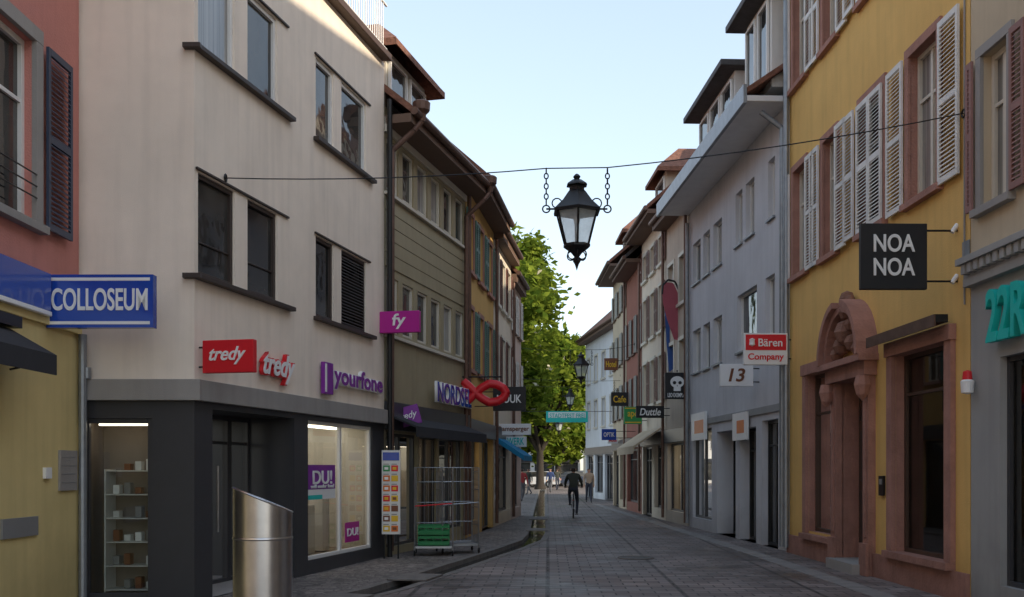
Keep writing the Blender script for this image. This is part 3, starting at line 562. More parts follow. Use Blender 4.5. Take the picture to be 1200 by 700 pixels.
e_,f_,w_,h_=perp('hanging_shop_sign',fy,927,871,922,391,428,cwhite,th=.12,lines=[('Company',-.27,.82,.26,cred,0)],bracket=True)
b=B('red_band',e_); b.box(f_,-w_/2+.03,w_/2-.03,.061,.066,-.04*h_,h_/2-.03,cred); b.lathe(f_.p(-w_*.32,.07,.2*h_),[(0,-.08),(.06,-.05),(.05,.03),(.06,.06),(0,.09)],cwhite,seg=8); b.build()
text('Bären',f_.p(w_*.1,.07,.2*h_),f_.d,(0,0,1),.55*w_,.25*h_,cwhite,e_)
perp('hanging_shop_sign',fg,890,843,882,427,453,cwhite,th=.1,lines=[('13',0,.5,.6,cbn,.2)])
# --- further right row
g1,_=row('beige_gabled_house',(5.10,29.52),(4.93,32.8),'R',9.6,tanp,[(4.1,5.5),(6.6,8.0)],2,.85,sh=None,sur=cream,seed=11,over=.45,sm=soffb,deep=True)
g2,_=row('cream_townhouse',(4.93,32.82),(4.77,37.6),'R',10.2,creamp,[(3.9,5.4),(6.2,7.7),(8.4,9.3)],3,.8,sh=shm,sur=cream,seed=12,over=.6,sm=soffb)
g3,_=row('red_townhouse',(4.77,37.62),(4.68,41.8),'R',9.6,redp,[(3.8,5.2),(6.1,7.5)],3,.8,sh=shy,seed=13,over=.6,slats=False,tm=slate)
g4,_=row('tan_townhouse',(4.68,41.82),(4.62,46.8),'R',10.3,beigep,[(3.8,5.2),(6.1,7.4),(8.3,9.4)],3,.8,sh=shy,seed=14,over=.7,slats=False)
g5,_=row('white_arcaded_house',(5.6,50.5),(4.35,60.5),'R',9.3,paleblue,[(4.0,5.5),(6.6,8.0)],5,.8,sh=None,sur=cream,seed=15,over=.5,tm=tile)
for fr2,u in ((g2,1.6),(g4,1.5)):
    b=B('roof_dormer',empty('attic_dormer',fr2.p(u,-1,10))); dormer(b,fr2,u,u+1.8,-.3,-3,10.2,11.7,tanp,tile,tiled=True,nw=1); b.build()
perp('hanging_shop_sign',g1,806,779,807,437,468,cblk,th=.1,lines=[('LEO EXEMPLAR',-.35,.8,.16,cwhite,0)],bracket=False)
dq=g1.dep(806); s=empty('skull_emblem',(0,dq,4)); b=B('skull',s,smooth=True); c=Vector(((793-600)/FL*dq,dq-.08,CZ+(HY-449)*dq/FL))
pts=[Vector((.2*math.cos(a),0,.17*math.sin(a)+.02)) for a in [2*math.pi*k/18 for k in range(18)]]; b.prism([c+p for p in pts],[c+p-Vector((0,.02,0)) for p in pts],cwhite)
b.wb(c.x-.1,c.x+.1,c.y-.021,c.y-.001,c.z-.24,c.z-.12,cwhite)
for sx in (-.08,.08): b.cyl((c.x+sx,c.y-.02,c.z),(c.x+sx,c.y-.03,c.z),.05,cblk,seg=10)
b.cyl((c.x,c.y-.02,c.z-.09),(c.x,c.y-.03,c.z-.09),.02,cblk,seg=3); b.build()
perp('hanging_shop_sign',g1,785,745,778,476,490,cblk,th=.1,lines=[('Duttle',0,.75,.6,cwhite,.2)])
perp('hanging_shop_sign',g2,758,731,752,477,497,cgrn,th=.1,lines=[('apo',.0,.6,.4,cylw,0)],border=cylw)
perp('hanging_shop_sign',g3,745,705,722,503,516,cblue,th=.1,lines=[('OPTIK',0,.75,.4,cwhite,0)])
perp('hanging_shop_sign',g3,738,716,736,460,476,cblk,th=.1,lines=[('Cafe',0,.75,.5,cylw,0)])
perp('hanging_shop_sign',g4,728,712,724,512,520,cwhite,th=.1,lines=[('Mode',0,.75,.5,cred,0)])
perp('hanging_shop_sign',g4,730,708,724,420,434,cbn,th=.06,lines=[('Hotel',0,.75,.5,cylw,0)])
s=empty('street_banner',(3,45,5)); b=B('cloth',s); dq=47.0
x0=(640-600)/FL*dq; x1=(689-600)/FL*dq; zt_=CZ+(HY-482)*dq/FL; zb_=CZ+(HY-495)*dq/FL
b.wb(x0,x1,dq,dq+.03,zb_,zt_,cteal); b.wb(x0+.1,x1-.1,dq-.004,dq,zb_+.2,zt_-.05,cwhite); b.cyl((-.2,dq+.2,zt_),(4.7,dq+.2,zt_),.012,black,seg=5); b.build()
text('STADTFEST FREI',((x0+x1)/2,dq-.01,(zt_+zb_)/2+.05),(1,0,0),(0,0,1),1.6,.2,cteal,s)
s=empty('feather_flag',g1.p(1,.8,6)); b=B('flag',s); fl=M('flag_red_cloth',(.42,.10,.13),rough=.8); dq=31.0
def X(px,d): return (px-600)/FL*d
def Z(py,d): return CZ+(HY-py)*d/FL
prof=[(776,338),(781,331),(789,332),(795,345),(799,365),(801,400),(790,398),(782,375),(777,355)]
b.prism([Vector((X(a,dq),dq,Z(c,dq))) for a,c in prof],[Vector((X(a,dq),dq+.02,Z(c,dq))) for a,c in prof],fl)
b.path([Vector((X(a,dq),dq+.01,Z(c,dq))) for a,c in ((776,345),(777,334),(783,328),(791,330),(798,345),(802,380),(803,440))],.03,cblk,seg=6); b.cyl((X(803,dq),dq,Z(435,dq)),(4.98,dq,Z(435,dq)),.03,black); b.build()
s=empty('vertical_banner',g1.p(1.5,.6,5)); b=B('cloth',s); cb2=M('banner_blue_cloth',(.05,.12,.36),rough=.8); dq=32.2
b.prism([Vector((X(a,dq),dq,Z(c,dq))) for a,c in ((779,362),(786,362),(790,395),(793,430),(784,436),(781,400))],[Vector((X(a,dq),dq+.02,Z(c,dq))) for a,c in ((779,362),(786,362),(790,395),(793,430),(784,436),(781,400))],cb2); b.cyl((X(779,dq),dq,Z(362,dq)),(4.95,dq,Z(362,dq)),.02,black,seg=6); b.build()
s=empty('shop_awning',g2.p(2,.6,2.7)); b=B('fabric',s); ac=M('cream_awning_cloth',(.55,.45,.32),rough=.9)
b.prism([g2.p(.3,.1,3.0),g2.p(.3,1.0,2.4),g2.p(.3,1.0,2.15),g2.p(.3,.96,2.35),g2.p(.3,.1,2.94)],[g2.p(4.2,.1,3.0),g2.p(4.2,1.0,2.4),g2.p(4.2,1.0,2.15),g2.p(4.2,.96,2.35),g2.p(4.2,.1,2.94)],ac); b.build()
row('unseen_townhouse',Rl(-4),Rl(5.98),'R',12.5,creamp,[(4.5,6.2),(7.6,9.3)],5,.95,sh=shg,seed=60,slats=False)  # unseen house behind the view, added to block sun and fill reflections
row('unseen_townhouse',(-6.0,-22),(-5.45,2.9),'L',11.5,creamp,[(4.5,6.2),(7.6,9.3)],9,.95,sh=shm,seed=62,slats=False)  # unseen row behind the camera, added for reflections and bounced sunlight
row('distant_townhouse',(-34,118),(8,120),'L',10,offw,[(4,5.6),(6.8,8.3)],12,1,seed=63,slats=False)
row('distant_townhouse',(9,100),(34,104),'L',9,creamp,[(4,5.6),(6.8,8.3)],8,1,seed=64,slats=False)
# ================================================================== GROUND
def paving():
    m=bpy.data.materials.new('street_setts'); m.use_nodes=True; nt=m.node_tree; L=nt.links; p=nt.nodes['Principled BSDF']
    tc=nn(nt,'ShaderNodeTexCoord'); mp=nn(nt,'ShaderNodeMapping'); mp.inputs['Rotation'].default_value=(0,0,math.radians(2)); L.new(tc.outputs['Object'],mp.inputs[0])
    br=nn(nt,'ShaderNodeTexBrick'); br.offset=.5; br.inputs['Scale'].default_value=1; br.inputs['Brick Width'].default_value=.36; br.inputs['Row Height'].default_value=.24; br.inputs['Mortar Size'].default_value=.012; br.inputs['Mortar Smooth'].default_value=.3
    br.inputs['Color1'].default_value=(.165,.132,.122,1); br.inputs['Color2'].default_value=(.285,.24,.225,1); br.inputs['Mortar'].default_value=(.05,.044,.042,1); L.new(mp.outputs[0],br.inputs['Vector'])
    b2=nn(nt,'ShaderNodeTexBrick'); b2.offset=0; b2.inputs['Scale'].default_value=1; b2.inputs['Brick Width'].default_value=1.8; b2.inputs['Row Height'].default_value=1.44; b2.inputs['Mortar Size'].default_value=.035; b2.inputs['Color1'].default_value=(.88,.88,.88,1); b2.inputs['Color2'].default_value=(1.12,1.1,1.08,1); b2.inputs['Mortar'].default_value=(.42,.40,.39,1); L.new(mp.outputs[0],b2.inputs['Vector'])
    mx=nn(nt,'ShaderNodeMix',data_type='RGBA',blend_type='MULTIPLY'); mx.inputs[0].default_value=1; L.new(br.outputs['Color'],mx.inputs[6]); L.new(b2.outputs['Color'],mx.inputs[7])
    n=nn(nt,'ShaderNodeTexNoise'); n.inputs['Scale'].default_value=.38; n.inputs['Detail'].default_value=8; n.inputs['Roughness'].default_value=.7; L.new(tc.outputs['Object'],n.inputs['Vector'])
    mr=nn(nt,'ShaderNodeMapRange'); mr.inputs[1].default_value=.38; mr.inputs[2].default_value=.6; mr.inputs[3].default_value=.55; mr.inputs[4].default_value=1.12; L.new(n.outputs['Fac'],mr.inputs[0])
    vs=nn(nt,'ShaderNodeVectorMath',operation='SCALE'); L.new(mx.outputs[2],vs.inputs[0]); L.new(mr.outputs[0],vs.inputs['Scale']); L.new(vs.outputs[0],p.inputs['Base Color'])
    rr=nn(nt,'ShaderNodeMapRange'); rr.inputs[1].default_value=.36; rr.inputs[2].default_value=.6; rr.inputs[3].default_value=.32; rr.inputs[4].default_value=.78; L.new(n.outputs['Fac'],rr.inputs[0]); L.new(rr.outputs[0],p.inputs['Roughness'])
    bp=nn(nt,'ShaderNodeBump'); bp.inputs['Strength'].default_value=.5; bp.inputs['Distance'].default_value=.01; bp.invert=True; L.new(br.outputs['Fac'],bp.inputs['Height'])
    n2=nn(nt,'ShaderNodeTexNoise'); n2.inputs['Scale'].default_value=9; n2.inputs['Detail'].default_value=4; L.new(tc.outputs['Object'],n2.inputs['Vector'])
    b3=nn(nt,'ShaderNodeBump'); b3.inputs['Strength'].default_value=.35; b3.inputs['Distance'].default_value=.02; L.new(n2.outputs['Fac'],b3.inputs['Height']); L.new(bp.outputs[0],b3.inputs['Normal']); L.new(b3.outputs[0],p.inputs['Normal'])
    return m
def cobble():
    m=bpy.data.materials.new('small_cobbles'); m.use_nodes=True; nt=m.node_tree; L=nt.links; p=nt.nodes['Principled BSDF']; p.inputs['Roughness'].default_value=.7
    tc=nn(nt,'ShaderNodeTexCoord'); v=nn(nt,'ShaderNodeTexVoronoi'); v.inputs['Scale'].default_value=9; v.inputs['Randomness'].default_value=.75; L.new(tc.outputs['Object'],v.inputs['Vector'])
    v2=nn(nt,'ShaderNodeTexVoronoi',feature='DISTANCE_TO_EDGE'); v2.inputs['Scale'].default_value=9; v2.inputs['Randomness'].default_value=.75; L.new(tc.outputs['Object'],v2.inputs['Vector'])
    hs=nn(nt,'ShaderNodeSeparateColor'); L.new(v.outputs['Color'],hs.inputs[0])
    mx=nn(nt,'ShaderNodeMix',data_type='RGBA'); mx.inputs[6].default_value=(.13,.11,.10,1); mx.inputs[7].default_value=(.27,.235,.21,1); L.new(hs.outputs[0],mx.inputs[0])
    mr=nn(nt,'ShaderNodeMapRange'); mr.inputs[2].default_value=.08; mr.inputs[3].default_value=.4; mr.inputs[4].default_value=1; L.new(v2.outputs['Distance'],mr.inputs[0])
    n=nn(nt,'ShaderNodeTexNoise'); n.inputs['Scale'].default_value=.7; n.inputs['Detail'].default_value=5; L.new(tc.outputs['Object'],n.inputs['Vector'])
    m2=nn(nt,'ShaderNodeMapRange'); m2.inputs[1].default_value=.3; m2.inputs[2].default_value=.7; m2.inputs[3].default_value=.7; m2.inputs[4].default_value=1.2; L.new(n.outputs['Fac'],m2.inputs[0])
    mm=nn(nt,'ShaderNodeMath',operation='MULTIPLY'); L.new(mr.outputs[0],mm.inputs[0]); L.new(m2.outputs[0],mm.inputs[1])
    vs=nn(nt,'ShaderNodeVectorMath',operation='SCALE'); L.new(mx.outputs[2],vs.inputs[0]); L.new(mm.outputs[0],vs.inputs['Scale']); L.new(vs.outputs[0],p.inputs['Base Color'])
    bp=nn(nt,'ShaderNodeBump'); bp.inputs['Strength'].default_value=.6; bp.inputs['Distance'].default_value=.02; L.new(mr.outputs[0],bp.inputs['Height']); L.new(bp.outputs[0],p.inputs['Normal']); return m
PV=paving(); CB=cobble()
gran=M('granite_edging',(.20,.18,.165),rough=.7,var=.3,scale=5,bump=.3,bs=60)
slab=M('light_granite_slab',(.27,.25,.235),rough=.7,var=.25,scale=3,bump=.2,bs=60)
b=B('ground'); gm=M('earth_and_asphalt',(.07,.065,.06),rough=.9,var=.2,scale=.3); b.poly([(-900,-400,-.2),(900,-400,-.2),(900,1500,-.2),(-900,1500,-.2)],gm); b.build()
ch=[(-8,-40),(-5.2,2),(-4.2,7),(-3.0,10.8),(-1.76,14.1),(-.83,18),(-.05,21.3),(.45,23.8),(.62,26),(.74,29),(1.06,39.6),(1.6,56.6),(3,100),(3.8,130)]
cw=.21; cl=[];cr=[]
for i,p in enumerate(ch):
    a=Vector(ch[max(i-1,0)]); c=Vector(ch[min(i+1,len(ch)-1)]); d=(c-a).normalized(); n_=Vector((d.y,-d.x)); q=Vector(p); cl.append(q-n_*cw); cr.append(q+n_*cw)
b=B('street_paving'); b2=B('pavement')
for i in range(len(ch)-1):
    e0=Vector((cr[i].x+.14,cr[i].y,0)); e1=Vector((cr[i+1].x+.14,cr[i+1].y,0))
    b.poly([e0,(60,e0.y,0),(60,e1.y,0),e1],PV)
    e0=Vector((cl[i].x-.14,cl[i].y,0)); e1=Vector((cl[i+1].x-.14,cl[i+1].y,0))
    b2.poly([(-60,e0.y,0),e0,e1,(-60,e1.y,0)],CB)
b.build(); b2.build()
b=B('slab_gutter_band'); y=4.0; r=random.Random(3)
while y<48:
    l=r.uniform(.7,1.1); x=(4.55-.015*(y-20.4)) if y<20.4 else 4.55-.028*(y-20.4)
    b.wb(x,x+.32,y,y+l-.015,-.02,.004+r.random()*.003,slab); y+=l
b.build()
e=empty('water_channel',(0,20,0)); b=B('stone_edging',e); wt=B('water',e)
wm_=M('running_water',(.02,.025,.025),rough=.06,var=.2,bump=.5,bs=9,spec=.5)
for i in range(len(ch)-1):
    n=max(1,int((Vector(ch[i+1])-Vector(ch[i])).length/.6)); n=min(n,40)
    for k in range(n):
        t0=k/n; t1=(k+1)/n-.012/n*1.5
        for P_,sg in ((cl,-1),(cr,1)):
            a=P_[i].lerp(P_[i+1],t0); c=P_[i].lerp(P_[i+1],t1); o=.14*sg; hz=.004+random.random()*.008
            b.hexa([(a.x,a.y,-.15),(a.x+o,a.y,-.15),(c.x+o,c.y,-.15),(c.x,c.y,-.15),(a.x,a.y,hz),(a.x+o,a.y,hz),(c.x+o,c.y,hz),(c.x,c.y,hz)],gran)
    b.poly([(*cl[i],-.13),(*cr[i],-.13),(*cr[i+1],-.13),(*cl[i+1],-.13)],gran)
    wt.poly([(*cl[i],-.08),(*cr[i],-.08),(*cr[i+1],-.08),(*cl[i+1],-.08)],wm_)
for (p0,p1) in ((Vector((-2.6,11.9)),Vector((-2.05,13.3))),(Vector((-1.55,15.0)),Vector((-1.35,15.85))),(Vector((.66,27)),Vector((.70,28.2))),(Vector((.85,33)),Vector((.93,35)))):
    d=(p1-p0).normalized(); n_=Vector((d.y,-d.x))*.3
    b.hexa([(*(p0-n_),.014),(*(p0+n_),.014),(*(p1+n_),.014),(*(p1-n_),.014),(*(p0-n_),.035),(*(p0+n_),.035),(*(p1+n_),.035),(*(p1-n_),.035)],gran)
b.build(); wt.build()
e=empty('manhole_cover',(2.3,19,0)); b=B('iron_disc',e); b.cyl((2.3,19,.001),(2.3,19,.008),.32,M('cast_iron',(.06,.055,.05),rough=.5,metal=.4,bump=.5,bs=40),seg=28); b.torus((2.3,19,.008),(0,0,1),.33,.012,gran,seg=28); b.build()
# ================================================================== LANTERNS
def lantern(loc,s,wl,wr,name='hanging_street_lantern',chains=True):
    c=Vector(loc); e=empty(name,c); b=B('iron_frame',e,smooth=True); g=B('glass',e)
    V=lambda x,y,z:c+Vector((x,y,z))*s
    rot=math.pi/6
    sc=lambda pr:[(r*s,z*s) for r,z in pr]
    b.lathe(c,sc([(.25,-.02),(.31,-.02),(.315,.01),(.20,.12),(.12,.23),(.10,.25),(.10,.30),(.14,.31),(.13,.33),(.06,.38),(.03,.39),(.05,.42),(.02,.45),(0,.46)]),black,seg=6,rot=rot)
    b.lathe(c,sc([(.13,-.40),(.165,-.40),(.165,-.43),(.07,-.50),(.03,-.55),(.05,-.60),(.025,-.64),(.0,-.72)]),black,seg=8,rot=rot)
    g.lathe(c,sc([(.262,-.02),(.15,-.40)]),LG,seg=6,rot=rot)
    for k in range(6):
        a=rot+k*math.pi/3; b.cyl(V(.27*math.cos(a),.27*math.sin(a),-.01),V(.157*math.cos(a),.157*math.sin(a),-.41),.013*s,black,seg=5)
        b.torus(V(.075*math.cos(a),.075*math.sin(a),-.53),(-math.sin(a),math.cos(a),0),.055*s,.008*s,black,seg=10,ts=4)
    g.lathe(c+Vector((0,0,-.1*s)),sc([(0,-.07),(.03,-.05),(.04,0),(.03,.05),(0,.07)]),M('lamp_bulb',(.5,.5,.48),rough=.3),seg=10)
    b.cyl(V(-.37,0,.03),V(.37,0,.03),.012*s,black,seg=6)
    for sx in (-1,1):
        b.torus(V(.37*sx,0,.03),(0,1,0),.045*s,.009*s,black,seg=10,ts=4); b.torus(V(.24*sx,0,.10),(0,1,0),.06*s,.008*s,black,seg=10,ts=4)
        if chains:
            n=7
            for k in range(n): b.torus(V(.37*sx,0,.09+.43*k/n+.03),(0,1,0) if k%2 else (1,0,0),.036*s,.008*s,black,seg=8,ts=4,sq=.7)
    wr_=B('suspension_wire',e); a=Vector(wl); z_=Vector(wr); m1=V(-.37,0,.52); m2=V(.37,0,.53)
    def sag(p,q,n=8,sg=.06): return [p.lerp(q,i/n)-Vector((0,0,sg*4*(i/n)*(1-i/n))) for i in range(n+1)]
    wr_.path(sag(a,m1),.008,black,seg=5); wr_.path([m1,m2],.008,black,seg=5); wr_.path(sag(m2,z_),.008,black,seg=5)
    for q in (a,z_): wr_.torus(q,(1,0,0),.05,.012,black,seg=8,ts=4)
    wr_.build(); b.build(); g.build()
wl=fw.p(fw.u(262),.03,fw.z(262,209)); wr=fy.p(fy.u(1132),.03,fy.z(1132,133))
lantern((.823,13.0,CZ+(HY-248)*13/FL),1.05,wl,wr)
for (px,py,d) in ((681,428,39.),(668,465,58.),(731,462,44.),(655,497,72.)):
    x=X(px,d); z=Z(py,d); lantern((x,d,z),1.1,(-.0 if d>37 else Lp(36)[0],d,z+.7),(4.66,d,z+.8),name='hanging_street_lantern')
# ================================================================== STREET FURNITURE
e=empty('steel_bollard',(-1.45,6,0)); b=B('post',e,smooth=True); cx,cy,r0=-1.46,6.0,.170; N=48; top=[];bot=[]
for j in range(N):
    a=2*math.pi*j/N; top.append(Vector((cx+r0*math.cos(a),cy+r0*math.sin(a),1.47-.07*math.cos(a)-.02*math.sin(a)))); bot.append(Vector((cx+r0*math.cos(a),cy+r0*math.sin(a),0)))
b.prism(bot,top,steel); b.lathe((cx,cy,1.24),[(r0+.001,0),(r0+.004,.004),(r0+.004,.012),(r0+.001,.016)],steel,seg=48); b.lathe((cx,cy,0),[(r0+.03,0),(r0+.03,.02),(r0,.025)],steel,seg=48)
for k in range(5):
    for j in range(9):
        x=-.12+j*.03; y=-.06+k*.03
        if x*x+y*y<.02: 
            z=1.47-.07*x/r0-.02*y/r0+.001; b.cyl((cx+x,cy+y,z),(cx+x,cy+y,z+.002),.009,black,seg=6)
for j in range(N):
    b.cyl(top[j],top[(j+1)%N],.006,steel,seg=5)
b.build()
def rollcage(cx,cy,ang,crates):
    e=empty('roll_cage_trolley',(cx,cy,0)); b=B('wire_frame',e); R=Matrix.Rotation(ang,3,'Z'); P=lambda x,y,z:R@Vector((x,y,0))+Vector((cx,cy,z))
    w,d=.36,.32; h=1.68
    for x in (-w,w):
        for y in (-d,d): b.cyl(P(x,y,.16),P(x,y,h),.016,galv,seg=6); b.torus(P(x,y,.06),R@Vector((1,0,0)),.045,.016,rubber,seg=10,ts=5); b.cyl(P(x,y,.08),P(x,y,.18),.02,galv,seg=6)
        for z in (.2,.55,.9,1.25,1.6,h): b.cyl(P(x,-d,z),P(x,d,z),.009,galv,seg=5)
        for k in range(1,6): y=-d+2*d*k/6; b.cyl(P(x,y,.2),P(x,y,h),.006,galv,seg=4)
    for z in (.2,.6,1.0,1.4,h): b.cyl(P(-w,d,z),P(w,d,z),.008,galv,seg=5)
    for k in range(1,9): x=-w+2*w*k/9; b.cyl(P(x,d,.2),P(x,d,h),.006,galv,seg=4)
    b.cyl(P(-w,-d,.95),P(w,-d,1.0),.012,cred if crates else galv,seg=5)
    f=Fr((0,0),(1,0),'L'); f.A=Vector((cx,cy,0)); f.d=R@Vector((1,0,0)); f.n=R@Vector((0,1,0)); b.box(f,-w,w,-d,d,.15,.19,galv)
    cg=M('green_crate_plastic',(.02,.22,.07),rough=.5)
    for k in range(crates):
        z=.2+k*.2; b.box(f,-.3,.3,-.26,.26,z,z+.02,cg)
        for (a0,a1,c0,c1) in ((-.3,.3,-.27,-.25),(-.3,.3,.25,.27),(-.3,-.28,-.249,.249),(.28,.3,-.249,.249)):
            b.box(f,a0,a1,c0,c1,z+.02,z+.08,cg); b.box(f,a0,a1,c0,c1,z+.13,z+.18,cg)
            if a1-a0>.1: 
                for q in range(5): b.box(f,a0+q*.145,a0+.02+q*.145,c0,c1,z+.08,z+.13,cg)
    b.build()
rollcage(-1.50,19.7,.05,2); rollcage(-1.08,20.3,.25,0)
# ================================================================== FIGURES
def figure(name,J,E,rad,lab,mats,loc,heading,par=None,hands=()):
    names=list(J); idx={k:i for i,k in enumerate(names)}; R=Matrix.Rotation(heading,3,'Z')
    pts=[R@Vector(J[k])+Vector(loc) for k in names]; ed=[(idx[a],idx[c]) for a,c in E]
    me=bpy.data.meshes.new(name); me.from_pydata([tuple(p) for p in pts],ed,[]); me.update(); o=bpy.data.objects.new(name+'_tmp',me); S.collection.objects.link(o)
    md=o.modifiers.new('s','SKIN'); sk=me.skin_vertices[0].data
    for k in names:
        r=rad[k]; sk[idx[k]].radius=r if isinstance(r,tuple) else (r,r)
    sk[idx['pelvis']].use_root=True; o.modifiers.new('sub','SUBSURF').levels=2; md2=o.modifiers['sub']; md2.render_levels=2
    bpy.context.view_layer.update(); dg=bpy.context.evaluated_depsgraph_get(); m2=bpy.data.meshes.new_from_object(o.evaluated_get(dg)); bpy.data.objects.remove(o)
    ks=list(mats); 
    for k in ks: m2.materials.append(mats[k])
    segs=[(pts[a],pts[c],lab.get(names[c],'top')) for a,c in ed]
    for f in m2.polygons:
        c=f.center; best=9;bl='top'
        for p,q,l in segs:
            d=q-p; t_=max(0,min(1,(c-p).dot(d)/max(d.length_squared,1e-9))); dd=(c-(p+d*t_)).length
            if dd<best: best=dd;bl=l
        f.material_index=ks.index(bl)
        f.use_smooth=True
    hd=R@Vector(J['head'])+Vector(loc); fw_=R@Vector((0,1,0))
    for f in m2.polygons:
        if ks[f.material_index]=='skin' and (f.center-hd).length<.2:
            rel=f.center-hd
            if rel.z>.07 or (rel.dot(fw_)<.03 and rel.z>-.09): f.material_index=ks.index('hair')
    ob=bpy.data.objects.new('body',m2); S.collection.objects.link(ob); setpar(ob,par); 
    b=B('face_features',par); rt=R@Vector((1,0,0))
    for sx in (-1,1):
        q=hd+rt*(.033*sx)+fw_*.088+Vector((0,0,.005)); b.lathe(q,[(0,-.011),(.011,0),(0,.011)],mats['hair'],seg=6)
        b.lathe(hd+rt*(.082*sx),[(0,-.035),(.012,-.02),(.016,.01),(0,.03)],skin,seg=6)
    b.lathe(hd+fw_*.1+Vector((0,0,-.02)),[(0,-.022),(.016,-.014),(.006,.02),(0,.03)],skin,seg=6)
    q=hd+fw_*.09+Vector((0,0,-.058)); b.cyl(q-rt*.022,q+rt*.022,.005,M('lips',(.4,.14,.12),bump=0),seg=5); b.build(); return ob
E0=[('pelvis','waist'),('waist','chest'),('chest','neck'),('neck','chin'),('chin','head'),('head','crown')]
for s_ in 'LR':
    E0+=[('chest','sh'+s_),('sh'+s_,'el'+s_),('el'+s_,'wr'+s_),('wr'+s_,'palm'+s_),('pelvis','hip'+s_),('hip'+s_,'kn'+s_),('kn'+s_,'an'+s_),('an'+s_,'toe'+s_)]
    for k in range(4): E0+=[('palm'+s_,f'f{k}a{s_}'),(f'f{k}a{s_}',f'f{k}b{s_}')]
    E0+=[('wr'+s_,'th'+s_)]
rad0={'pelvis':(.15,.11),'waist':(.135,.10),'chest':(.16,.115),'neck':.055,'chin':.06,'head':.098,'crown':.06}
for s_ in 'LR':
    rad0.update({'sh'+s_:.072,'el'+s_:.05,'wr'+s_:.033,'palm'+s_:(.036,.022),'hip'+s_:.095,'kn'+s_:.06,'an'+s_:.042,'toe'+s_:.035,'th'+s_:.01})
    for k in range(4): rad0[f'f{k}a{s_}']=.010; rad0[f'f{k}b{s_}']=.008
def labels(): 
    l={'waist':'top','chest':'top','neck':'top','chin':'skin','head':'skin','crown':'hair'}
    for s_ in 'LR':
        l.update({'sh'+s_:'top','el'+s_:'top','wr'+s_:'top','palm'+s_:'skin','hip'+s_:'leg','kn'+s_:'leg','an'+s_:'leg','toe'+s_:'shoe','th'+s_:'skin'})
        for k in range(4): l[f'f{k}a{s_}']='skin'; l[f'f{k}b{s_}']='skin'
    return l
def addhand(J,s_,d,perp_):
    p=Vector(J['palm'+s_]); d=Vector(d).normalized(); c=Vector(perp_).normalized(); sd=d.cross(c)
    ln=[.036,.042,.04,.032]
    for k in range(4):
        o=sd*((k-1.5)*.019); a=p+o+d*(ln[k]*.9+.012); J[f'f{k}a{s_}']=tuple(a); J[f'f{k}b{s_}']=tuple(a+d*ln[k]*.35+c*ln[k]*.8)
    J['th'+s_]=tuple(Vector(J['wr'+s_])+d*.05+sd*-.045+c*.02)
def tube(b,pts,r,m): b.path([Vector(p) for p in pts],r,m,seg=7)
def bicycle(par,loc,heading,frame):
    b=B('bicycle',par,smooth=True); R=Matrix.Rotation(heading,3,'Z'); P=lambda x,y,z:R@Vector((x,y,z))+Vector(loc)
    for y in (-.52,.53):
        b.torus(P(0,y,.345),R@Vector((1,0,0)),.325,.02,rubber,seg=28,ts=6); b.torus(P(0,y,.345),R@Vector((1,0,0)),.30,.01,steel,seg=28,ts=5)
        b.cyl(P(-.05,y,.345),P(.05,y,.345),.022,steel)
        for k in range(14): a=2*math.pi*k/14; b.cyl(P(0,y,.345),P(0,y+.3*math.cos(a),.345+.3*math.sin(a)),.0025,steel,seg=3)
        b.torus(P(0,y,.345),R@Vector((1,0,0)),.355,.018,black,seg=10,ts=5,a0=math.pi*1.0,a1=math.pi*2)
    BB=(0,-.07,.29); ST=(0,-.2,.82); HT=(0,.36,.86); HB=(0,.41,.62); FA=(0,.53,.345); RA=(0,-.52,.345)
    for a,c,r in ((BB,ST,.017),(BB,HB,.02),(ST,HT,.016),(HT,HB,.02),(HB,FA,.014),(BB,RA,.011),(ST,RA,.01)): b.cyl(P(*a),P(*c),r,frame,seg=8)
    b.cyl(P(0,.36,.86),P(0,.33,1.02),.014,steel); tube(b,[P(-.3,.16,1.02),P(-.2,.3,1.04),P(0,.34,1.03),P(.2,.3,1.04),P(.3,.16,1.02)],.012,black)
    b.hexa([P(-.08,-.34,.9),P(.08,-.34,.9),P(.02,-.05,.9),P(-.02,-.05,.9),P(-.09,-.35,.95),P(.09,-.35,.95),P(.025,-.04,.94),P(-.025,-.04,.94)],black); b.cyl(P(*ST),P(0,-.21,.9),.013,steel)
    b.torus(P(.04,-.07,.29),R@Vector((1,0,0)),.09,.008,steel,seg=16,ts=4)
    b.cyl(P(.05,-.07,.29),P(.07,-.03,.13),.01,steel); b.cyl(P(-.05,-.07,.29),P(-.07,-.11,.45),.01,steel)
    b.cyl(P(.06,-.03,.13),P(.16,-.03,.13),.018,black); b.cyl(P(-.06,-.11,.45),P(-.16,-.11,.45),.018,black)
    for x in (-.06,.06): b.cyl(P(x,-.65,.72),P(x,-.22,.72),.008,black,seg=5); b.cyl(P(x,-.6,.72),P(x*.7,-.52,.35),.006,black,seg=5)
    b.cyl(P(0,-.7,.62),P(0,-.72,.62),.03,cred); b.build()
e=empty('cyclist',(2.08,34.7,0)); loc=(2.08,34.7,0); hd=math.radians(-4)
bicycle(e,loc,hd,M('bike_frame_paint',(.05,.05,.06),rough=.3,bump=0))
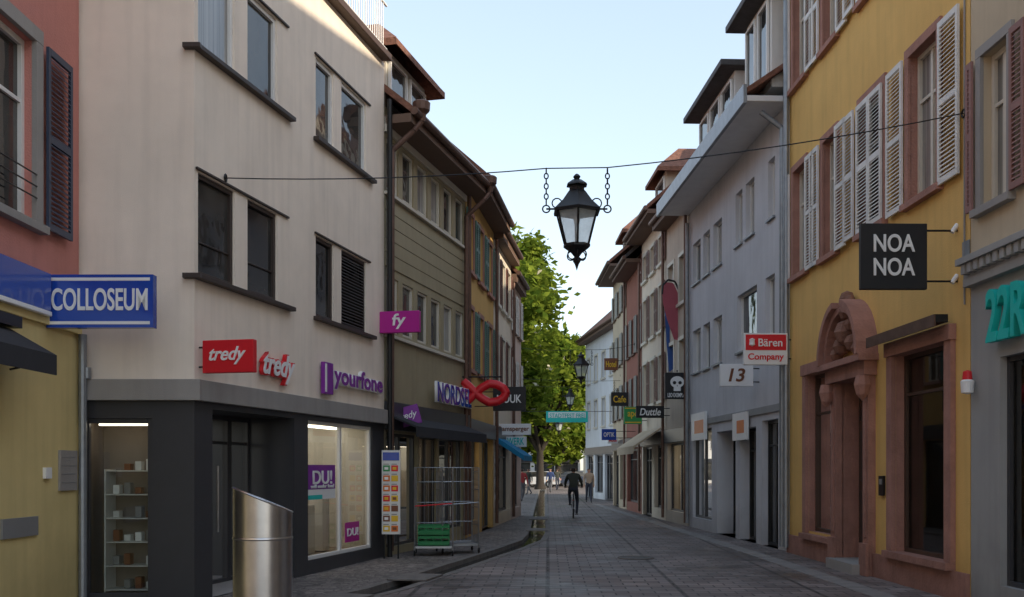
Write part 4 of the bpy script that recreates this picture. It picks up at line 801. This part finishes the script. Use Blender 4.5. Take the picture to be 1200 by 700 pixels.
J={'pelvis':(0,-.2,1.02),'waist':(0,-.17,1.16),'chest':(0,-.08,1.38),'neck':(0,-.03,1.51),'chin':(0,0,1.57),'head':(0,.01,1.645),'crown':(0,0,1.715),
'shL':(-.18,-.06,1.43),'elL':(-.27,.08,1.2),'wrL':(-.28,.16,1.06),'palmL':(-.28,.2,1.045),'shR':(.18,-.06,1.43),'elR':(.27,.08,1.2),'wrR':(.28,.16,1.06),'palmR':(.28,.2,1.045),
'hipL':(-.09,-.17,.97),'knL':(-.14,.2,.83),'anL':(-.115,-.02,.50),'toeL':(-.12,.1,.475),'hipR':(.09,-.17,.95),'knR':(.13,.16,.60),'anR':(.115,.0,.20),'toeR':(.12,.12,.165)}
addhand(J,'L',(0,1,0),(0,0,-1)); addhand(J,'R',(0,1,0),(0,0,-1))
jack=M('dark_olive_jacket',(.05,.052,.04),rough=.9,bump=.3,bs=25); jean=M('dark_jeans',(.045,.05,.07),rough=.9); shoe=M('shoe_leather',(.03,.025,.02),rough=.5); hair=M('brown_hair',(.045,.028,.018),rough=.7,bump=.5,bs=90)
figure('cyclist',J,E0,rad0,labels(),{'top':jack,'leg':jean,'skin':skin,'shoe':shoe,'hair':hair},loc,hd,e)
def walker(name,loc,hd,tm,lm,ph=1,hairm=hair,k=1.0):
    e=empty(name,loc)
    J={'pelvis':(0,0,.95),'waist':(0,0,1.1),'chest':(0,.02,1.32),'neck':(0,.02,1.47),'chin':(0,.04,1.53),'head':(0,.05,1.61),'crown':(0,.04,1.68),
    'shL':(-.19,.02,1.39),'elL':(-.24,-.06*ph,1.12),'wrL':(-.24,.06-.12*ph,.89),'palmL':(-.24,.08-.13*ph,.82),'shR':(.19,.02,1.39),'elR':(.24,.06*ph,1.12),'wrR':(.24,.17*ph,.9),'palmR':(.24,.2*ph,.83),
    'hipL':(-.09,0,.89),'knL':(-.1,.14*ph,.49),'anL':(-.1,.22*ph,.09),'toeL':(-.11,.22*ph+.13,.045),'hipR':(.09,0,.89),'knR':(.1,-.02*ph,.48),'anR':(.1,-.28*ph,.13),'toeR':(.1,-.28*ph+.12,.05)}
    J={a:(x*k,y*k,z*k) for a,(x,y,z) in J.items()}
    addhand(J,'L',(0,0,-1),(0,1,0)); addhand(J,'R',(0,0,-1),(0,1,0))
    figure(name,J,E0,rad0,labels(),{'top':tm,'leg':lm,'skin':skin,'shoe':shoe,'hair':hairm},loc,hd,e); return e
ltop=M('beige_coat',(.42,.32,.24),rough=.9); rtop=M('red_jacket',(.30,.04,.04),rough=.9); btop=M('blue_jacket',(.05,.08,.2),rough=.9); gt=M('grey_trousers',(.12,.12,.13),rough=.9)
walker('pedestrian',(X(690,50),50,0),math.pi,ltop,jean); walker('pedestrian',(X(612,52),52,0),.4,rtop,gt,-1); walker('pedestrian',(X(645,72),72,0),math.pi*.9,btop,gt); walker('pedestrian',(X(653,80),80,0),.2,jack,jean,-1); walker('pedestrian',(X(620,66),66,0),2.2,jack,gt,1)
# ================================================================== CARS (far square)
def car(loc,heading,paintm):
    e=empty('parked_car',loc); b=B('bodywork',e,smooth=True,bevel=.03); R=Matrix.Rotation(heading,3,'Z'); P=lambda x,y,z:R@Vector((x,y,z))+Vector(loc)
    prof=[(-2.1,.3),(-2.15,.75),(-2.0,.95),(-1.0,.98),(1.1,.95),(2.0,.8),(2.12,.55),(2.1,.3)]; b.prism([P(-.86,y,z) for y,z in prof],[P(.86,y,z) for y,z in prof],paintm)
    cab=[(-1.85,.95),(-1.45,1.38),(-.6,1.46),(.3,1.4),(1.1,.95)]; b.prism([P(-.72 if z>1.2 else -.82,y,z) for y,z in cab],[P(.72 if z>1.2 else .82,y,z) for y,z in cab],GL)
    b.prism([P(-.7,-1.4,1.385),P(.7,-1.4,1.385),P(.7,.28,1.41),P(-.7,.28,1.41)],[P(-.68,-1.35,1.44),P(.68,-1.35,1.44),P(.68,.25,1.46),P(-.68,.25,1.46)],paintm)
    for x in (-.84,.84):
        for y in (-1.3,1.35): b.cyl(P(x-.1,y,.32),P(x+.1,y,.32),.32,rubber,seg=18); b.cyl(P(x-.11,y,.32),P(x+.11,y,.32),.19,steel,seg=12)
    for x in (-.65,.65): b.cyl(P(x,2.06,.68),P(x,2.13,.68),.1,cwhite); b.cyl(P(x,-2.08,.75),P(x,-2.17,.75),.09,cred)
    b.build()
car((X(628,92),92,0),1.4,M('white_car_paint',(.7,.7,.7),rough=.2,coat=1,bump=0)); car((X(608,95),95,0),1.5,M('silver_car_paint',(.4,.42,.45),rough=.25,coat=1,bump=0)); car((X(664,98),98,0),1.6,M('dark_car_paint',(.04,.05,.08),rough=.2,coat=1,bump=0))
# ================================================================== TREES
def leafmat():
    m=bpy.data.materials.new('chestnut_foliage'); m.use_nodes=True; nt=m.node_tree; L=nt.links; nt.nodes.remove(nt.nodes['Principled BSDF']); o=nt.nodes['Material Output']; p=nn(nt,'ShaderNodeBsdfDiffuse')
    tc=nn(nt,'ShaderNodeTexCoord'); n=nn(nt,'ShaderNodeTexNoise'); n.inputs['Scale'].default_value=1.1; n.inputs['Detail'].default_value=2; L.new(tc.outputs['Object'],n.inputs['Vector'])
    cr=nn(nt,'ShaderNodeValToRGB'); cr.color_ramp.elements[0].position=.35; cr.color_ramp.elements[0].color=(.065,.115,.014,1); cr.color_ramp.elements[1].position=.65; cr.color_ramp.elements[1].color=(.22,.27,.035,1); L.new(n.outputs['Fac'],cr.inputs[0])
    L.new(cr.outputs[0],p.inputs['Color']); t=nn(nt,'ShaderNodeBsdfTranslucent'); L.new(cr.outputs[0],t.inputs[0]); mx=nn(nt,'ShaderNodeMixShader'); mx.inputs[0].default_value=.35
    L.new(p.outputs[0],mx.inputs[1]); L.new(t.outputs[0],mx.inputs[2]); L.new(mx.outputs[0],o.inputs[0]); return m
LM=leafmat(); bark=M('bark',(.035,.028,.022),rough=.95,var=.3,scale=6,bump=.8,bs=14); candle=M('blossom',(.6,.56,.42),rough=.8,bump=0)
def tree(x,y,h,r,seed,nc=260,nl=70,ls=.24,name='chestnut_tree'):
    g=np.random.default_rng(seed); e=empty(name,(x,y,0)); b=B('trunk_and_limbs',e,smooth=True); ra=random.Random(seed)
    tz=h*.2; b.lathe((x,y,0),[(.5,0),(.34,.5),(.28,tz),(.2,tz*1.5)],bark,seg=12)
    cz=h*.58; rz=h*.42; lobes=[]
    for k in range(22):
        th=ra.uniform(0,6.28); ph=ra.uniform(-.9,1.35); q=.66; lobes.append((Vector((x+math.cos(th)*math.cos(ph)*r*q,y+math.sin(th)*math.cos(ph)*r*q,cz+math.sin(ph)*rz*.7)),ra.uniform(.28,.42)*r))
    lobes.append((Vector((x,y,cz)),r*.62)); lobes.append((Vector((x,y,cz-.3*rz)),r*.6))
    for c,rr in lobes:
        m=Vector((x,y,tz)).lerp(c,.5)+Vector((ra.uniform(-.4,.4),ra.uniform(-.4,.4),.5)); b.cyl((x,y,tz*1.1),m,.15,bark,r1=.09,seg=7); b.cyl(m,c,.09,bark,r1=.03,seg=6)
    b.build()
    cs=[]
    for k in range(nc):
        c,rr=lobes[ra.randrange(len(lobes))]; v=g.normal(size=3); v/=np.linalg.norm(v); q=rr*(g.random()**.35)*1.05; cs.append(np.array(c)+v*q*np.array([1,1,.9]))
    cs=np.array(cs); cs=np.repeat(cs,nl,axis=0); n=len(cs)
    off=g.normal(size=(n,3))*np.array([.45,.45,.3])*(r/6); c=cs+off
    a=g.normal(size=(n,3)); a[:,2]*=.5; a/=np.linalg.norm(a,axis=1)[:,None]; bb=np.cross(a,g.normal(size=(n,3))); bb/=np.linalg.norm(bb,axis=1)[:,None]
    s=ls*(.6+.8*g.random(n))[:,None]
    V=np.stack([c-a*s,c+bb*s*.5,c+a*s,c-bb*s*.5],axis=1).reshape(-1,3); me=bpy.data.meshes.new('foliage'); F=np.arange(n*4).reshape(-1,4)
    me.from_pydata(V.tolist(),[],F.tolist()); me.materials.append(LM); me.materials.append(candle); mi=(g.random(n)<.012).astype(int); me.polygons.foreach_set('material_index',mi.tolist()); me.update()
    o=bpy.data.objects.new('foliage',me); S.collection.objects.link(o); setpar(o,e)
tree(-2.0,66,17.2,6.9,1,nc=620,nl=75,ls=.25); tree(2.3,84,13.2,5.0,2,nc=380,nl=70,ls=.26); tree(-3,92,15,6,3,nc=220,nl=60,ls=.3); tree(9.5,112,11,5,4,nc=160,nl=50,ls=.32)
tree(4.5,100,11.5,5,6,nc=240,nl=60,ls=.32)
# ================================================================== WORLD, SUN, CAMERA
W=bpy.data.worlds.new('World'); S.world=W; W.use_nodes=True; nt=W.node_tree; bg=nt.nodes['Background']; sk=nn(nt,'ShaderNodeTexSky'); sk.sky_type='NISHITA'; sk.sun_disc=False
sk.sun_elevation=math.radians(SUN_EL); sk.sun_rotation=math.radians(SUN_AZ); sk.air_density=1.0; sk.dust_density=.9; sk.ozone_density=1.0
ga=nn(nt,'ShaderNodeGamma'); ga.inputs[1].default_value=.58
hs=nn(nt,'ShaderNodeHueSaturation'); hs.inputs['Saturation'].default_value=.95; hs.inputs['Value'].default_value=3.75
nt.links.new(sk.outputs[0],ga.inputs[0]); nt.links.new(ga.outputs[0],hs.inputs['Color']); nt.links.new(hs.outputs[0],bg.inputs[0]); bg.inputs[1].default_value=.15
a=math.radians(SUN_AZ); el=math.radians(SUN_EL); sd=Vector((math.sin(a)*math.cos(el),math.cos(a)*math.cos(el),math.sin(el)))
l=bpy.data.lights.new('sun','SUN'); l.energy=5; l.angle=math.radians(.5); l.color=(1,.86,.66); o=bpy.data.objects.new('sun',l); S.collection.objects.link(o); o.rotation_euler=(-sd).to_track_quat('-Z','Y').to_euler(); o.location=(20,-10,40)
cam=bpy.data.cameras.new('camera'); cam.sensor_width=36; cam.lens=36; cam.shift_y=200/1200; cam.clip_end=3000; cam.clip_start=.05
co=bpy.data.objects.new('camera',cam); S.collection.objects.link(co); co.location=(0,0,CZ); co.rotation_euler=(math.radians(90),0,0); S.camera=co
S.view_settings.view_transform='Standard'; S.view_settings.look='None'; S.view_settings.exposure=0
